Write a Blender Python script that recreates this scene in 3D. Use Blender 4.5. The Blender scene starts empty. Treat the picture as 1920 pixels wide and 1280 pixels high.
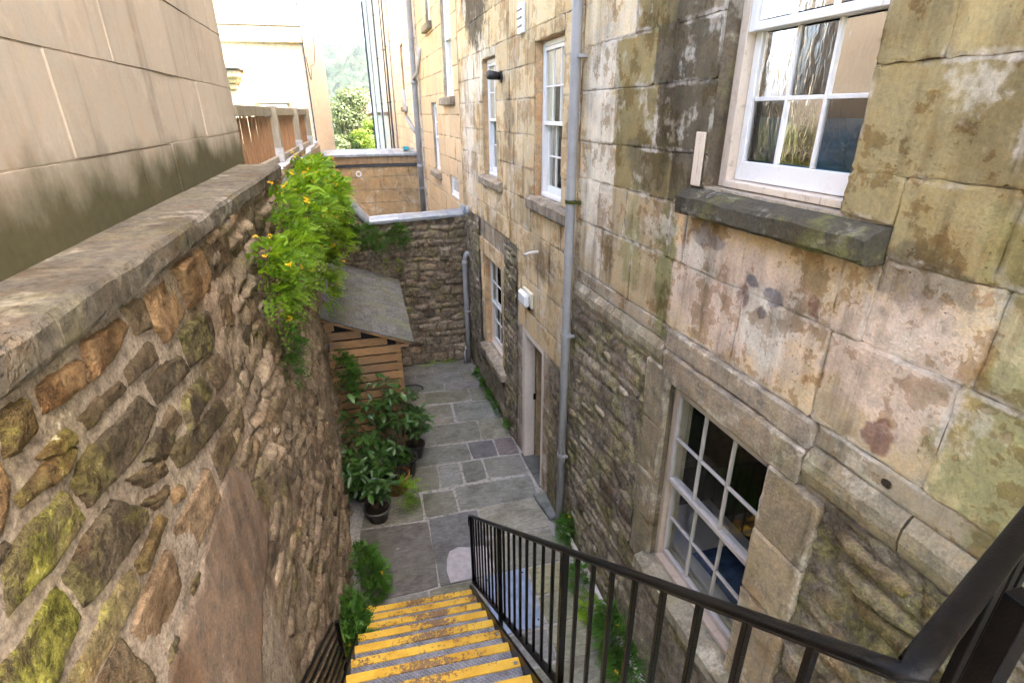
import bpy, math, random
import numpy as np
from mathutils import Vector, Matrix
random.seed(7)
rng = np.random.default_rng(11)
scn = bpy.context.scene
COL = scn.collection

# ------------------------------------------------------------------ camera
cam_d = bpy.data.cameras.new('camera')
cam = bpy.data.objects.new('camera', cam_d)
COL.objects.link(cam)
cam_d.sensor_width = 36.0
cam_d.lens = 18.555
cam_d.clip_start = 0.05
cam_d.clip_end = 6000
_r = Vector((0.9660, -0.2583, -0.0068)); _f = Vector((0.2337, 0.8867, -0.3979))
_f.normalize(); _r = (_r - _f * _r.dot(_f)).normalized(); _u = _r.cross(_f)
cam.matrix_world = Matrix(((_r.x, _u.x, -_f.x, 0), (_r.y, _u.y, -_f.y, 0), (_r.z, _u.z, -_f.z, 5.0), (0, 0, 0, 1)))
scn.camera = cam

# ------------------------------------------------------------------ sky, sun, exposure
SUN_DIR = Vector((0.50, -0.36, 0.79)).normalized()      # towards the sun
w = bpy.data.worlds.new('World'); scn.world = w; w.use_nodes = True
wn = w.node_tree.nodes; wl = w.node_tree.links
bg = wn['Background']
sky = wn.new('ShaderNodeTexSky'); sky.sky_type = 'NISHITA'; sky.sun_disc = False
sky.sun_elevation = math.asin(SUN_DIR.z)
sky.sun_rotation = math.atan2(SUN_DIR.x, SUN_DIR.y)
sky.air_density = 0.9; sky.dust_density = 7.0; sky.ozone_density = 0.2
wl.new(sky.outputs[0], bg.inputs[0]); bg.inputs[1].default_value = 0.15
sd = bpy.data.lights.new('sun', 'SUN'); sun = bpy.data.objects.new('sun', sd); COL.objects.link(sun)
sd.energy = 3.2; sd.angle = math.radians(0.6); sd.color = (1.0, 0.95, 0.87)
sun.rotation_euler = (-SUN_DIR).to_track_quat('-Z', 'Y').to_euler()
sun.location = (6, -6, 18)
vs = scn.view_settings
vs.view_transform = 'Standard'; vs.look = 'None'; vs.exposure = 3.36; vs.gamma = 1.0
vs.use_curve_mapping = False
scn.cycles.use_denoising = True; scn.cycles.use_adaptive_sampling = True; scn.cycles.adaptive_threshold = 0.035; scn.cycles.adaptive_min_samples = 20
scn.cycles.max_bounces = 5; scn.cycles.diffuse_bounces = 3; scn.cycles.glossy_bounces = 3
scn.cycles.transmission_bounces = 4; scn.cycles.transparent_max_bounces = 8; scn.cycles.volume_bounces = 0

# ------------------------------------------------------------------ helpers: objects
def link(o, parent=None):
    COL.objects.link(o)
    if parent is not None: o.parent = parent
    return o
def tag(o, label=None, cat=None, group=None, kind=None):
    if label: o['label'] = label
    if cat: o['category'] = cat
    if group: o['group'] = group
    if kind: o['kind'] = kind
    return o
def empty(name, loc, label, cat, group=None):
    o = bpy.data.objects.new(name, None); o.empty_display_size = .1
    o.location = loc; link(o); tag(o, label, cat, group)
    o['_loc'] = 0; del o['_loc']
    return o
def mk(name, me, mat, parent=None, smooth=False, color=None):
    """link a mesh given in world coordinates under a parent that may be an Empty somewhere"""
    o = bpy.data.objects.new(name, me)
    if mat is not None and not me.materials: me.materials.append(mat)
    if smooth: me.polygons.foreach_set('use_smooth', [True] * len(me.polygons))
    link(o, parent)
    if parent is not None:
        p = parent; off = Vector((0, 0, 0))
        while p is not None: off += p.location; p = p.parent
        o.location = -off
    if color is not None: o.color = color
    return o
class MB:
    def __init__(s): s.v = []; s.f = []
    def quad(s, a, b, c, d):
        n = len(s.v); s.v += [tuple(a), tuple(b), tuple(c), tuple(d)]; s.f.append((n, n+1, n+2, n+3)); return s
    def box(s, x0, x1, y0, y1, z0, z1, fn=None, bev=0.0):
        if x1 < x0: x0, x1 = x1, x0
        if y1 < y0: y0, y1 = y1, y0
        if z1 < z0: z0, z1 = z1, z0
        n = len(s.v)
        if bev <= 0:
            P = [(x, y, z) for x in (x0, x1) for y in (y0, y1) for z in (z0, z1)]
            F = [(0,1,3,2), (4,6,7,5), (0,4,5,1), (2,3,7,6), (0,2,6,4), (1,5,7,3)]
        else:
            b = min(bev, (x1-x0)*.45, (y1-y0)*.45, (z1-z0)*.45)
            P = []; idx = {}
            for ix, x in enumerate((x0, x1)):
                for iy, y in enumerate((y0, y1)):
                    for iz, z in enumerate((z0, z1)):
                        sx, sy, sz = (1-2*ix)*b, (1-2*iy)*b, (1-2*iz)*b
                        for ax, p in enumerate(((x, y+sy, z+sz), (x+sx, y, z+sz), (x+sx, y+sy, z))):
                            idx[ix, iy, iz, ax] = len(P); P.append(p)
            I = idx
            F = []
            for k in (0, 1):
                q = [I[k,0,0,0], I[k,1,0,0], I[k,1,1,0], I[k,0,1,0]]; F.append(q if k else q[::-1])
                q = [I[0,k,0,1], I[0,k,1,1], I[1,k,1,1], I[1,k,0,1]]; F.append(q if k else q[::-1])
                q = [I[0,0,k,2], I[1,0,k,2], I[1,1,k,2], I[0,1,k,2]]; F.append(q if k else q[::-1])
            for a in (0, 1):
                for b2 in (0, 1):
                    F.append([I[a,b2,0,0], I[a,b2,1,0], I[a,b2,1,1], I[a,b2,0,1]])
                    F.append([I[a,0,b2,0], I[a,1,b2,0], I[a,1,b2,2], I[a,0,b2,2]])
                    F.append([I[0,a,b2,1], I[1,a,b2,1], I[1,a,b2,2], I[0,a,b2,2]])
            for a in (0,1):
                for b2 in (0,1):
                    for c in (0,1): F.append([I[a,b2,c,0], I[a,b2,c,1], I[a,b2,c,2]])
        if fn: P = [fn(*p) for p in P]
        s.v += [tuple(p) for p in P]; s.f += [tuple(i+n for i in f) for f in F]; return s
    def tube(s, pts, rad, seg=10, cap=True, flat=1.0):
        pts = [Vector(p) for p in pts]; n0 = len(s.v); up0 = None
        rads = rad if isinstance(rad, (list, tuple)) else [rad]*len(pts)
        for i, p in enumerate(pts):
            t = (pts[min(i+1, len(pts)-1)] - pts[max(i-1, 0)]).normalized()
            ref = Vector((0,0,1)) if abs(t.z) < .95 else Vector((0,1,0))
            a = t.cross(ref).normalized(); b = a.cross(t).normalized()
            if up0 is not None and a.dot(up0) < 0: pass
            up0 = a
            for k in range(seg):
                an = 2*math.pi*k/seg
                s.v.append(tuple(p + a*math.cos(an)*rads[i] + b*math.sin(an)*rads[i]*flat))
        for i in range(len(pts)-1):
            for k in range(seg):
                k2 = (k+1) % seg
                s.f.append((n0+i*seg+k, n0+i*seg+k2, n0+(i+1)*seg+k2, n0+(i+1)*seg+k))
        if cap:
            s.f.append(tuple(n0+k for k in range(seg))[::-1])
            s.f.append(tuple(n0+(len(pts)-1)*seg+k for k in range(seg)))
        return s
    def lathe(s, prof, c, seg=20):
        n0 = len(s.v)
        for r, z in prof:
            for k in range(seg):
                a = 2*math.pi*k/seg; s.v.append((c[0]+r*math.cos(a), c[1]+r*math.sin(a), c[2]+z))
        for i in range(len(prof)-1):
            for k in range(seg):
                k2 = (k+1) % seg; s.f.append((n0+i*seg+k, n0+i*seg+k2, n0+(i+1)*seg+k2, n0+(i+1)*seg+k))
        return s
    def mesh(s, name):
        me = bpy.data.meshes.new(name); me.from_pydata(s.v, [], s.f); me.update()
        import bmesh
        bm = bmesh.new(); bm.from_mesh(me); bmesh.ops.recalc_face_normals(bm, faces=bm.faces); bm.to_mesh(me); bm.free()
        return me
    def build(s, name, mat, parent=None, smooth=False, color=None):
        return mk(name, s.mesh(name), mat, parent, smooth, color)
def np_mesh(name, V, F, attrs=None, smooth=True):
    """fast mesh from numpy arrays; F is (n,3) or (n,4)"""
    me = bpy.data.meshes.new(name); V = np.asarray(V, np.float32); F = np.asarray(F, np.int32)
    me.vertices.add(len(V)); me.vertices.foreach_set('co', V.ravel())
    k = F.shape[1]; me.loops.add(F.size); me.loops.foreach_set('vertex_index', F.ravel())
    me.polygons.add(len(F)); me.polygons.foreach_set('loop_start', np.arange(0, F.size, k, dtype=np.int32))
    try: me.polygons.foreach_set('loop_total', np.full(len(F), k, np.int32))
    except Exception: pass
    me.update(calc_edges=True)
    for an, av in (attrs or {}).items():
        a = me.attributes.new(an, 'FLOAT', 'POINT'); a.data.foreach_set('value', np.asarray(av, np.float32))
    if smooth: me.polygons.foreach_set('use_smooth', np.ones(len(F), bool))
    me.validate(); return me
# ------------------------------------------------------------------ helpers: numpy noise and masonry
def _h(i, j, s):
    n = (i.astype(np.int64)*374761393 + j.astype(np.int64)*668265263 + s*974711) & 0x7fffffff
    n = ((n ^ (n >> 13)) * 1274126177) & 0x7fffffff
    return ((n ^ (n >> 16)) & 0xffff) / 65535.0
def vn(x, y, s=0):
    x = np.asarray(x, float); y = np.asarray(y, float)
    i = np.floor(x); j = np.floor(y); fx = x-i; fy = y-j
    fx = fx*fx*(3-2*fx); fy = fy*fy*(3-2*fy)
    a = _h(i, j, s); b = _h(i+1, j, s); c = _h(i, j+1, s); d = _h(i+1, j+1, s)
    return (a*(1-fx)+b*fx)*(1-fy) + (c*(1-fx)+d*fx)*fy
def fbm(x, y, s=0, o=4):
    r = 0; a = .5
    for k in range(o): r = r + a*vn(x*2**k, y*2**k, s+17*k); a *= .5
    return r
def sst(a, b, x):
    t = np.clip((x-a)/(b-a), 0, 1); return t*t*(3-2*t)
class Rubble:
    """irregular coursed rubble over (u,v)"""
    def __init__(s, u0, u1, v0, v1, rh, ln, seed):
        r = random.Random(seed); s.rows = [v0-.3]; s.cuts = []; s.seed = seed
        while s.rows[-1] < v1+.3: s.rows.append(s.rows[-1] + rh*r.uniform(.6, 1.45))
        for _ in s.rows:
            c = [u0-.6-r.random()*ln]
            while c[-1] < u1+.6: c.append(c[-1] + ln*r.uniform(.45, 1.6))
            s.cuts.append(np.array(c))
        s.rows = np.array(s.rows)
    def eval(s, u, v, joint=.025, warp=.06):
        wu = u + warp*(fbm(u*3, v*3, s.seed)-.5)*2; wv = v + warp*(fbm(u*2.2+9, v*2.2, s.seed+5)-.5)*1.8
        ri = np.clip(np.searchsorted(s.rows, wv)-1, 0, len(s.rows)-2)
        d = np.minimum(wv-s.rows[ri], s.rows[ri+1]-wv); rid = np.zeros_like(u)
        for r in np.unique(ri):
            m = ri == r; c = s.cuts[r]; k = np.clip(np.searchsorted(c, wu[m])-1, 0, len(c)-2)
            d[m] = np.minimum(d[m], np.minimum(wu[m]-c[k], c[k+1]-wu[m])); rid[m] = _h(k, np.full_like(k, r), s.seed)
        prof = sst(.2*joint, joint*1.7, d)
        return prof, rid
def height_grid(name, u0, u1, v0, v1, res, fn, mp, mat, parent=None):
    nu = max(2, int((u1-u0)/res)+1); nv = max(2, int((v1-v0)/res)+1)
    U, V = np.meshgrid(np.linspace(u0, u1, nu), np.linspace(v0, v1, nv), indexing='ij')
    U = U.ravel(); V = V.ravel()
    h, at = fn(U, V); P = np.stack(mp(U, V, h), 1)
    idx = np.arange(nu*nv).reshape(nu, nv)
    F = np.stack([idx[:-1, :-1].ravel(), idx[1:, :-1].ravel(), idx[1:, 1:].ravel(), idx[:-1, 1:].ravel()], 1)
    return mk(name, np_mesh(name, P, F, at), mat, parent)

# ------------------------------------------------------------------ helpers: materials
class Mat:
    def __init__(s, name):
        s.m = bpy.data.materials.new(name); s.m.use_nodes = True; s.nt = s.m.node_tree
        s.b = s.nt.nodes['Principled BSDF']; s.o = s.nt.nodes['Material Output']
        s.pos = s.nt.nodes.new('ShaderNodeNewGeometry').outputs['Position']; s.oi = None
    def n(s, t, **kw):
        x = s.nt.nodes.new(t)
        for k, v in kw.items(): setattr(x, k, v)
        return x
    def put(s, sock, v):
        if isinstance(v, bpy.types.NodeSocket): s.nt.links.new(v, sock)
        elif isinstance(v, (tuple, list)) and len(v) == 3 and sock.type == 'RGBA': sock.default_value = (*v, 1)
        else: sock.default_value = v
    def math(s, op, a, b=0.0, clamp=False):
        x = s.n('ShaderNodeMath', operation=op, use_clamp=clamp); s.put(x.inputs[0], a); s.put(x.inputs[1], b); return x.outputs[0]
    def vmul(s, v, xyz):
        x = s.n('ShaderNodeVectorMath', operation='MULTIPLY'); s.put(x.inputs[0], v); x.inputs[1].default_value = xyz; return x.outputs[0]
    def vadd(s, v, xyz):
        x = s.n('ShaderNodeVectorMath', operation='ADD'); s.put(x.inputs[0], v); s.put(x.inputs[1], xyz); return x.outputs[0]
    def noise(s, scale, detail=6, rough=.55, stretch=None, vec=None, dist=0.0, col=False):
        v = vec if vec is not None else s.pos
        if stretch: v = s.vmul(v, stretch)
        x = s.n('ShaderNodeTexNoise'); s.put(x.inputs['Vector'], v); x.inputs['Scale'].default_value = scale
        x.inputs['Detail'].default_value = detail; x.inputs['Roughness'].default_value = rough; x.inputs['Distortion'].default_value = dist
        return x.outputs['Color' if col else 'Fac']
    def vor(s, scale, vec=None, feat='F1', out='Distance', stretch=None):
        v = vec if vec is not None else s.pos
        if stretch: v = s.vmul(v, stretch)
        x = s.n('ShaderNodeTexVoronoi', feature=feat); s.put(x.inputs['Vector'], v); x.inputs['Scale'].default_value = scale; return x.outputs[out]
    def rmp(s, f, lo, hi, a=0.0, b=1.0):
        x = s.n('ShaderNodeMapRange', interpolation_type='SMOOTHSTEP'); s.put(x.inputs[0], f)
        x.inputs[1].default_value = lo; x.inputs[2].default_value = hi; x.inputs[3].default_value = a; x.inputs[4].default_value = b; return x.outputs[0]
    def mix(s, f, a, b, mode='MIX'):
        x = s.n('ShaderNodeMix', data_type='RGBA', blend_type=mode); s.put(x.inputs[0], f); s.put(x.inputs[6], a); s.put(x.inputs[7], b); return x.outputs[2]
    def info(s, out):
        if s.oi is None: s.oi = s.n('ShaderNodeObjectInfo')
        return s.oi.outputs[out]
    def attr(s, name): return s.n('ShaderNodeAttribute', attribute_name=name).outputs['Fac']
    def bump(s, h, strength=.5, dist=.01, normal=None):
        x = s.n('ShaderNodeBump'); x.inputs['Strength'].default_value = strength; x.inputs['Distance'].default_value = dist
        s.put(x.inputs['Height'], h)
        if normal is not None: s.put(x.inputs['Normal'], normal)
        return x.outputs[0]
    def sep(s):
        x = s.n('ShaderNodeSeparateXYZ'); s.put(x.inputs[0], s.pos); return x.outputs
    def blob(s, cy, cz, ry, rz, wob=.25, edge=.35, scale=5.0, soft=None):
        """mask of an uneven patch on a wall running along y"""
        if not hasattr(s, '_wob'):
            s._wob = s.n('ShaderNodeVectorMath', operation='SUBTRACT'); s.put(s._wob.inputs[0], s.noise(scale, 2, .6, col=True)); s._wob.inputs[1].default_value = (.5,.5,.5)
        k = s.n('ShaderNodeVectorMath', operation='SCALE'); s.put(k.inputs[0], s._wob.outputs[0]); k.inputs['Scale'].default_value = wob*2
        p = s.vadd(s.pos, k.outputs[0])
        q = s.vadd(p, (0, -cy, -cz)); q = s.vmul(q, (0, 1/ry, 1/rz))
        l = s.n('ShaderNodeVectorMath', operation='LENGTH'); s.put(l.inputs[0], q)
        d = l.outputs['Value']
        if getattr(s, 'ragged', None) is not None: d = s.math('ADD', d, s.math('MULTIPLY', s.ragged, .55))
        return s.rmp(d, 1.0, 1.0-edge)
    def fin(s, col, rough=.85, normal=None, spec=.25, metal=0.0):
        s.put(s.b.inputs['Base Color'], col); s.put(s.b.inputs['Roughness'], rough)
        s.put(s.b.inputs['Specular IOR Level'], spec); s.put(s.b.inputs['Metallic'], metal)
        if normal is not None: s.put(s.b.inputs['Normal'], normal)
        return s.m
def mul(c, k): return tuple(x*k for x in c)

def stone_mat(name, tint=None, blobs=(), stain=.5, streak=.5, pale=.3, green=.2, pits=.5, bump=.6, base2=(.82,.75,.64), usecol=True, flake=0.0, grain=60, fine=.4, iron=.55, smear=(.58,.52,.45), smear_amt=.5):
    s = Mat(name)
    base = s.info('Color') if usecol else s.mix(0.0, tint, tint)
    n1 = s.noise(1.2, 3, .6); n2 = s.noise(9, 6, .76); nst = s.noise(1.0, 4, .62, stretch=(8, 8, .5))
    sp = s.n('ShaderNodeSeparateColor'); s.put(sp.inputs[0], s.noise(2.6, 4, .68, col=True)); ca, cb, cc = sp.outputs[0], sp.outputs[1], sp.outputs[2]
    fn = s.math('MULTIPLY', s.math('SUBTRACT', n2, .5), 2.2); n3 = s.noise(grain, 4, .72)
    c = s.mix(s.rmp(n2, .35, .68), base, s.mix(1.0, base, base2, 'MULTIPLY'))
    c = s.mix(s.math('MULTIPLY', s.rmp(ca, .52, .70), iron), c, s.mix(1.0, c, (1.12, .84, .62), 'MULTIPLY'))      # iron-tinted stone
    s.ragged = fn
    for (bc, cy, cz, ry, rz, amt, wob) in blobs: c = s.mix(s.math('MULTIPLY', s.blob(cy, cz, ry, rz, wob), amt), c, bc)
    dm = s.math('MULTIPLY', s.rmp(s.math('ADD', s.math('MULTIPLY', n1, s.math('ADD', nst, .5)), s.math('MULTIPLY', fn, .10)), .45, .66), stain)
    c = s.mix(dm, c, s.mix(1.0, c, (.30, .26, .22), 'MULTIPLY'))
    c = s.mix(s.math('MULTIPLY', s.rmp(nst, .55, .70), streak), c, s.mix(1.0, c, (.42, .37, .31), 'MULTIPLY'))
    pm = s.math('MULTIPLY', s.rmp(s.math('ADD', cb, s.math('MULTIPLY', fn, .16)), .56, .66), pale); c = s.mix(pm, c, (.66, .61, .52))
    gm = s.math('MULTIPLY', s.rmp(s.math('ADD', cc, s.math('MULTIPLY', fn, .08)), .52, .68), green); c = s.mix(gm, c, (.17, .165, .055))
    h = n2
    if flake > 0:
        fm = s.math('MULTIPLY', s.rmp(s.math('ADD', cc, s.math('MULTIPLY', fn, .30)), .535, .57), flake)
        c = s.mix(fm, c, s.mix(1.0, c, (.68, .59, .52), 'MULTIPLY')); h = s.math('SUBTRACT', h, s.math('MULTIPLY', fm, .25))
    if usecol and smear:
        ed = s.attr('edge'); em = s.rmp(s.math('ADD', ed, s.math('MULTIPLY', fn, .55)), .50, .80)
        c = s.mix(s.math('MULTIPLY', s.math('MULTIPLY', em, s.rmp(cb, .44, .60)), smear_amt), c, smear)
        dk = s.rmp(s.math('ADD', s.math('MULTIPLY', ed, .8), s.math('MULTIPLY', s.math('SUBTRACT', ca, .5), 1.6)), .62, .95); c = s.mix(s.math('MULTIPLY', dk, .6), c, s.mix(1.0, c, (.35, .30, .24), 'MULTIPLY'))
    if pits > 0:
        pv = s.math('MULTIPLY', s.math('MULTIPLY', s.rmp(s.vor(24, stretch=(1, 1, 1.3)), .15, .05), s.rmp(ca, .50, .60)), pits)
        c = s.mix(s.math('MULTIPLY', pv, .8), c, (.05, .038, .03)); h = s.math('SUBTRACT', h, pv)
    c = s.mix(1.0, c, s.mix(s.rmp(fn, -.45, .45), (1-fine, 1-fine, 1-fine*1.05), (1+fine*.85,)*3), 'MULTIPLY')
    c = s.mix(1.0, c, s.mix(s.rmp(n3, .30, .70), (1-fine*.5,)*3, (1+fine*.5,)*3), 'MULTIPLY')
    c = s.mix(s.math('MULTIPLY', s.rmp(s.math('ADD', n3, s.math('MULTIPLY', s.math('SUBTRACT', ca, .5), .9)), .70, .76), fine), c, s.mix(1.0, c, (.25, .21, .17), 'MULTIPLY'))
    h = s.math('ADD', h, s.math('MULTIPLY', n3, .15))
    return s.fin(c, .92, s.bump(h, bump, .03), .12)

def rubble_mat(name, stones, mortar, moss=.3, dark=.5, bump=.9, objcol=False, rough_scale=14):
    """stones: list of colours chosen by 'rnd' attribute; 'mort' attribute = mortar"""
    s = Mat(name)
    n2 = s.noise(rough_scale, 6, .78); fn = s.math('MULTIPLY', s.math('SUBTRACT', n2, .5), 2.2)
    sp = s.n('ShaderNodeSeparateColor'); s.put(sp.inputs[0], s.noise(2.8, 4, .7, col=True)); ca, cb, cc = sp.outputs[0], sp.outputs[1], sp.outputs[2]
    if objcol: c = s.info('Color'); mo = None
    else:
        r = s.attr('rnd'); mo = s.attr('mort')
        cr = s.n('ShaderNodeValToRGB'); cr.color_ramp.interpolation = 'LINEAR'; el = cr.color_ramp.elements
        while len(el) < len(stones): el.new(.5)
        for i, st in enumerate(stones): el[i].position = i/(len(stones)-1); el[i].color = (*st, 1)
        s.put(cr.inputs[0], r); c = cr.outputs[0]
    c = s.mix(s.math('MULTIPLY', s.rmp(cb, .5, .66), .45), c, s.mix(1.0, c, (1.2, .88, .6), 'MULTIPLY'))
    if mo is not None: c = s.mix(mo, c, mortar)
    dm = s.math('MULTIPLY', s.rmp(s.math('ADD', ca, s.math('MULTIPLY', fn, .2)), .46, .64), dark)
    c = s.mix(dm, c, s.mix(1.0, c, (.27, .225, .17), 'MULTIPLY'))
    gm = s.math('MULTIPLY', s.rmp(s.math('ADD', cc, s.math('MULTIPLY', fn, .25)), .48, .62), s.info('Alpha') if objcol else moss)
    c = s.mix(gm, c, s.mix(s.rmp(fn, -.5, .5), (.085, .095, .014), (.30, .29, .07)))
    lich = s.math('MULTIPLY', s.rmp(s.math('ADD', cb, s.math('MULTIPLY', fn, .45)), .70, .80), .7)
    c = s.mix(lich, c, (.56, .52, .44))
    c = s.mix(1.0, c, s.mix(s.rmp(fn, -.5, .5), (.42, .40, .38), (1.42, 1.40, 1.34)), 'MULTIPLY')
    n3 = s.noise(75, 3, .7); c = s.mix(1.0, c, s.mix(s.rmp(n3, .3, .7), (.76, .75, .74), (1.26, 1.25, 1.22)), 'MULTIPLY'); n2 = s.math('ADD', n2, s.math('MULTIPLY', n3, .15))
    return s.fin(c, .95, s.bump(n2, bump, .04), .1)

def simple_mat(name, col, rough=.6, spec=.3, metal=0.0, var=.15, scale=12, bump=0.0, dirt=None, dirt_amt=.5, stretch=None, bdist=.004):
    s = Mat(name); n = s.noise(scale, 6, .6, stretch=stretch)
    c = s.mix(s.rmp(n, .3, .7), mul(col, 1-var), mul(col, 1+var))
    if dirt: c = s.mix(s.math('MULTIPLY', s.rmp(s.noise(scale*.6, 8, .7), .5, .66), dirt_amt), c, dirt)
    return s.fin(c, rough, s.bump(s.noise(scale*4, 5, .65, stretch=stretch), bump, bdist) if bump else None, spec, metal)

M = {}
# right house: tinted block stone; patches at their places along the wall (y, z)
GR = (.24, .235, .085); DK = (.10, .082, .06); PK = (.70, .55, .45); WT = (.76, .71, .62); OC = (.50, .33, .15); RD = (.20, .075, .06); GY = (.30, .27, .27)
M['ashlar'] = stone_mat('ashlar_stone', blobs=[
    (PK, 2.62, 3.95, .80, .46, .85, .2), (PK, 1.55, 3.98, .42, .38, .75, .14),
    (WT, 2.30, 3.90, .26, .28, .75, .15), (WT, 2.95, 4.12, .26, .18, .6, .15), (WT, 4.55, 4.6, .36, 1.2, .55, .3),
    (GY, 2.46, 4.10, .065, .045, 1.0, .04), (GY, 2.28, 4.08, .085, .055, 1.0, .04), (GY, 2.34, 3.96, .05, .05, .9, .05), (GY, 2.9, 4.28, .2, .08, .7, .15), (RD, 2.02, 4.08, .045, .10, .6, .1),
    (RD, 1.52, 3.66, .08, .12, .7, .1), (RD, 2.52, 3.98, .05, .08, .6, .07), (OC, 1.23, 4.02, .045, .25, .9, .05), (OC, 1.1, 4.36, .14, .10, .7, .1),
    (GR, 3.34, 3.95, .15, .6, .75, .12), (GR, 3.85, 4.0, .18, .45, .5, .2), (GR, .95, 3.9, .38, .55, .6, .25), (GR, 1.1, 4.55, .28, .32, .5, .2),
    (DK, 3.35, 5.35, .34, .8, .35, .22), (DK, 3.75, 4.62, .38, .22, .5, .2), (DK, 1.55, 4.35, .3, .16, .5, .2), ((.03,.022,.016), 1.06, 4.16, .035, .03, 1.0, .03), ((.03,.022,.016), 1.00, 4.09, .03, .035, 1.0, .03), ((.03,.022,.016), 1.17, 4.42, .025, .025, 1.0, .03), ((.04,.03,.02), 1.42, 3.47, .03, .025, 1.0, .03)],  # the near-black dots paint the dark of small wall holes into the colour
    stain=.55, streak=.36, pale=.45, green=.34, pits=1.0, bump=.55, flake=.9, smear_amt=.7, fine=.24)
M['ashlar_far'] = stone_mat('ashlar_stone_far', blobs=[
    (DK, 9.2, 6.6, .95, .85, .9, .3), (WT, 8.9, 5.55, 1.1, .5, .6, .4), (WT, 9.9, 4.6, .55, 1.6, .6, .4),
    (DK, 7.4, 4.9, .24, .38, .5, .3), (OC, 7.35, 3.4, .07, .65, .9, .05), (OC, 5.35, 6.2, .7, .6, .5, .3), (DK, 6.0, 3.3, .55, .25, .4, .25)],
    stain=.42, streak=.5, pale=.6, green=.06, pits=.8, bump=.45, flake=.8, smear_amt=.3, fine=.2)
M['bed'] = stone_mat('pointing_mortar', tint=(.50, .43, .35), stain=.5, streak=.35, pale=.3, green=.3, pits=.2, bump=.9, usecol=False)
M['terrace'] = stone_mat('terrace_stone', stain=.08, streak=.14, pale=.15, green=.0, pits=.1, bump=.3, fine=.2, smear_amt=.15)
M['left_render'] = stone_mat('smooth_cut_stone', blobs=[], stain=.14, streak=.22, pale=.12, green=.0, pits=.12, bump=.32, base2=(.90, .86, .80))
M['cream'] = stone_mat('cream_render', tint=(.80, .70, .55), stain=.05, streak=.1, pale=.2, green=0, pits=0, bump=.2, usecol=False)
M['cream_side'] = stone_mat('cream_side_render', tint=(.82, .72, .62), stain=.06, streak=.15, pale=.2, green=0, pits=.1, bump=.3, usecol=False)
M['pale_paint'] = stone_mat('pale_painted_wall', tint=(.86, .84, .80), stain=.12, streak=.3, pale=.2, green=0, pits=.1, bump=.3, usecol=False)
M['yardwall'] = stone_mat('yard_wall_stone', stain=.28, streak=.25, pale=.3, green=.05, pits=.2, bump=.5, smear_amt=.3, fine=.35)
M['sill'] = stone_mat('weathered_sill_stone', tint=(.11, .098, .075), stain=.5, streak=.25, pale=.25, green=.6, pits=.7, bump=.9, usecol=False, base2=(.62, .58, .5))
M['sill_pale'] = stone_mat('pale_sill_stone', tint=(.36, .31, .25), stain=.55, streak=.5, pale=.3, green=.2, pits=.3, bump=.7, usecol=False)
M['lintel'] = stone_mat('lintel_stone', stain=.4, streak=.55, pale=.3, green=.35, pits=.4, bump=.7)
M['coping'] = stone_mat('coping_stone', tint=(.17, .152, .125), stain=.5, streak=.1, pale=.16, green=.22, pits=.35, bump=1.0, usecol=False, grain=35)
M['rub'] = rubble_mat('rubble_stone', None, None, objcol=True, dark=.6, bump=1.0)
LR = [(.27,.215,.155), (.35,.27,.19), (.21,.17,.125), (.40,.315,.235), (.30,.24,.18)]
M['rub_left'] = rubble_mat('eroded_rubble', LR, (.36, .29, .23), moss=.16, dark=.45)
M['rub_right'] = rubble_mat('rendered_rubble', [(.22,.185,.145), (.33,.275,.21), (.18,.15,.12), (.40,.34,.26), (.26,.22,.18)], (.29,.25,.21), moss=.4, dark=.6)
M['rub_far'] = rubble_mat('courtyard_rubble', [(.20,.165,.13), (.27,.215,.16), (.155,.13,.105), (.34,.28,.215), (.22,.18,.145)], (.20,.17,.14), moss=.2, dark=.6)
M['mortar'] = rubble_mat('strap_mortar', [(.38,.325,.275)]*2, (.40,.34,.285), moss=.14, dark=.26, rough_scale=26, bump=.5)
M['patch'] = stone_mat('smooth_render_patch', tint=(.27, .205, .16), stain=.5, streak=.0, pale=.12, green=.08, pits=.45, bump=.5, usecol=False)
def flag_mat():
    s = Mat('riven_flagstone'); b = s.info('Color'); n1 = s.noise(2.3, 7, .62); n2 = s.noise(9, 7, .62, stretch=(1, 2.6, 1), dist=1.2); n3 = s.noise(80, 4, .7)
    c = s.mix(s.rmp(n2, .35, .7), s.mix(1.0, b, (.72,.72,.70), 'MULTIPLY'), s.mix(1.0, b, (1.2,1.2,1.18), 'MULTIPLY'))
    c = s.mix(s.math('MULTIPLY', s.rmp(n1, .45, .65), .6), c, s.mix(1.0, c, (.55,.52,.47), 'MULTIPLY'))
    c = s.mix(s.math('MULTIPLY', s.rmp(s.noise(1.3, 6, .6), .52, .66), .4), c, (.10, .105, .055))
    c = s.mix(s.math('MULTIPLY', s.rmp(s.noise(6, 5, .6), .68, .72), .5), c, (.36, .35, .33))
    h = s.math('ADD', n2, s.math('MULTIPLY', n3, .2))
    return s.fin(c, s.rmp(n1, .3, .7, .42, .75), s.bump(h, .45, .008), .4)
M['flag'] = flag_mat()
M['joint'] = simple_mat('flag_joint_mortar', (.33, .31, .285), .9, .15, var=.2, scale=25, bump=.5, dirt=(.10,.09,.07), dirt_amt=.7)
M['soil'] = simple_mat('dark_soil', (.035, .028, .02), .95, .1, var=.5, scale=60, bump=1.0, bdist=.02)
M['ground'] = simple_mat('grass_ground', (.06, .085, .03), .95, .1, var=.4, scale=.6)
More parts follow.
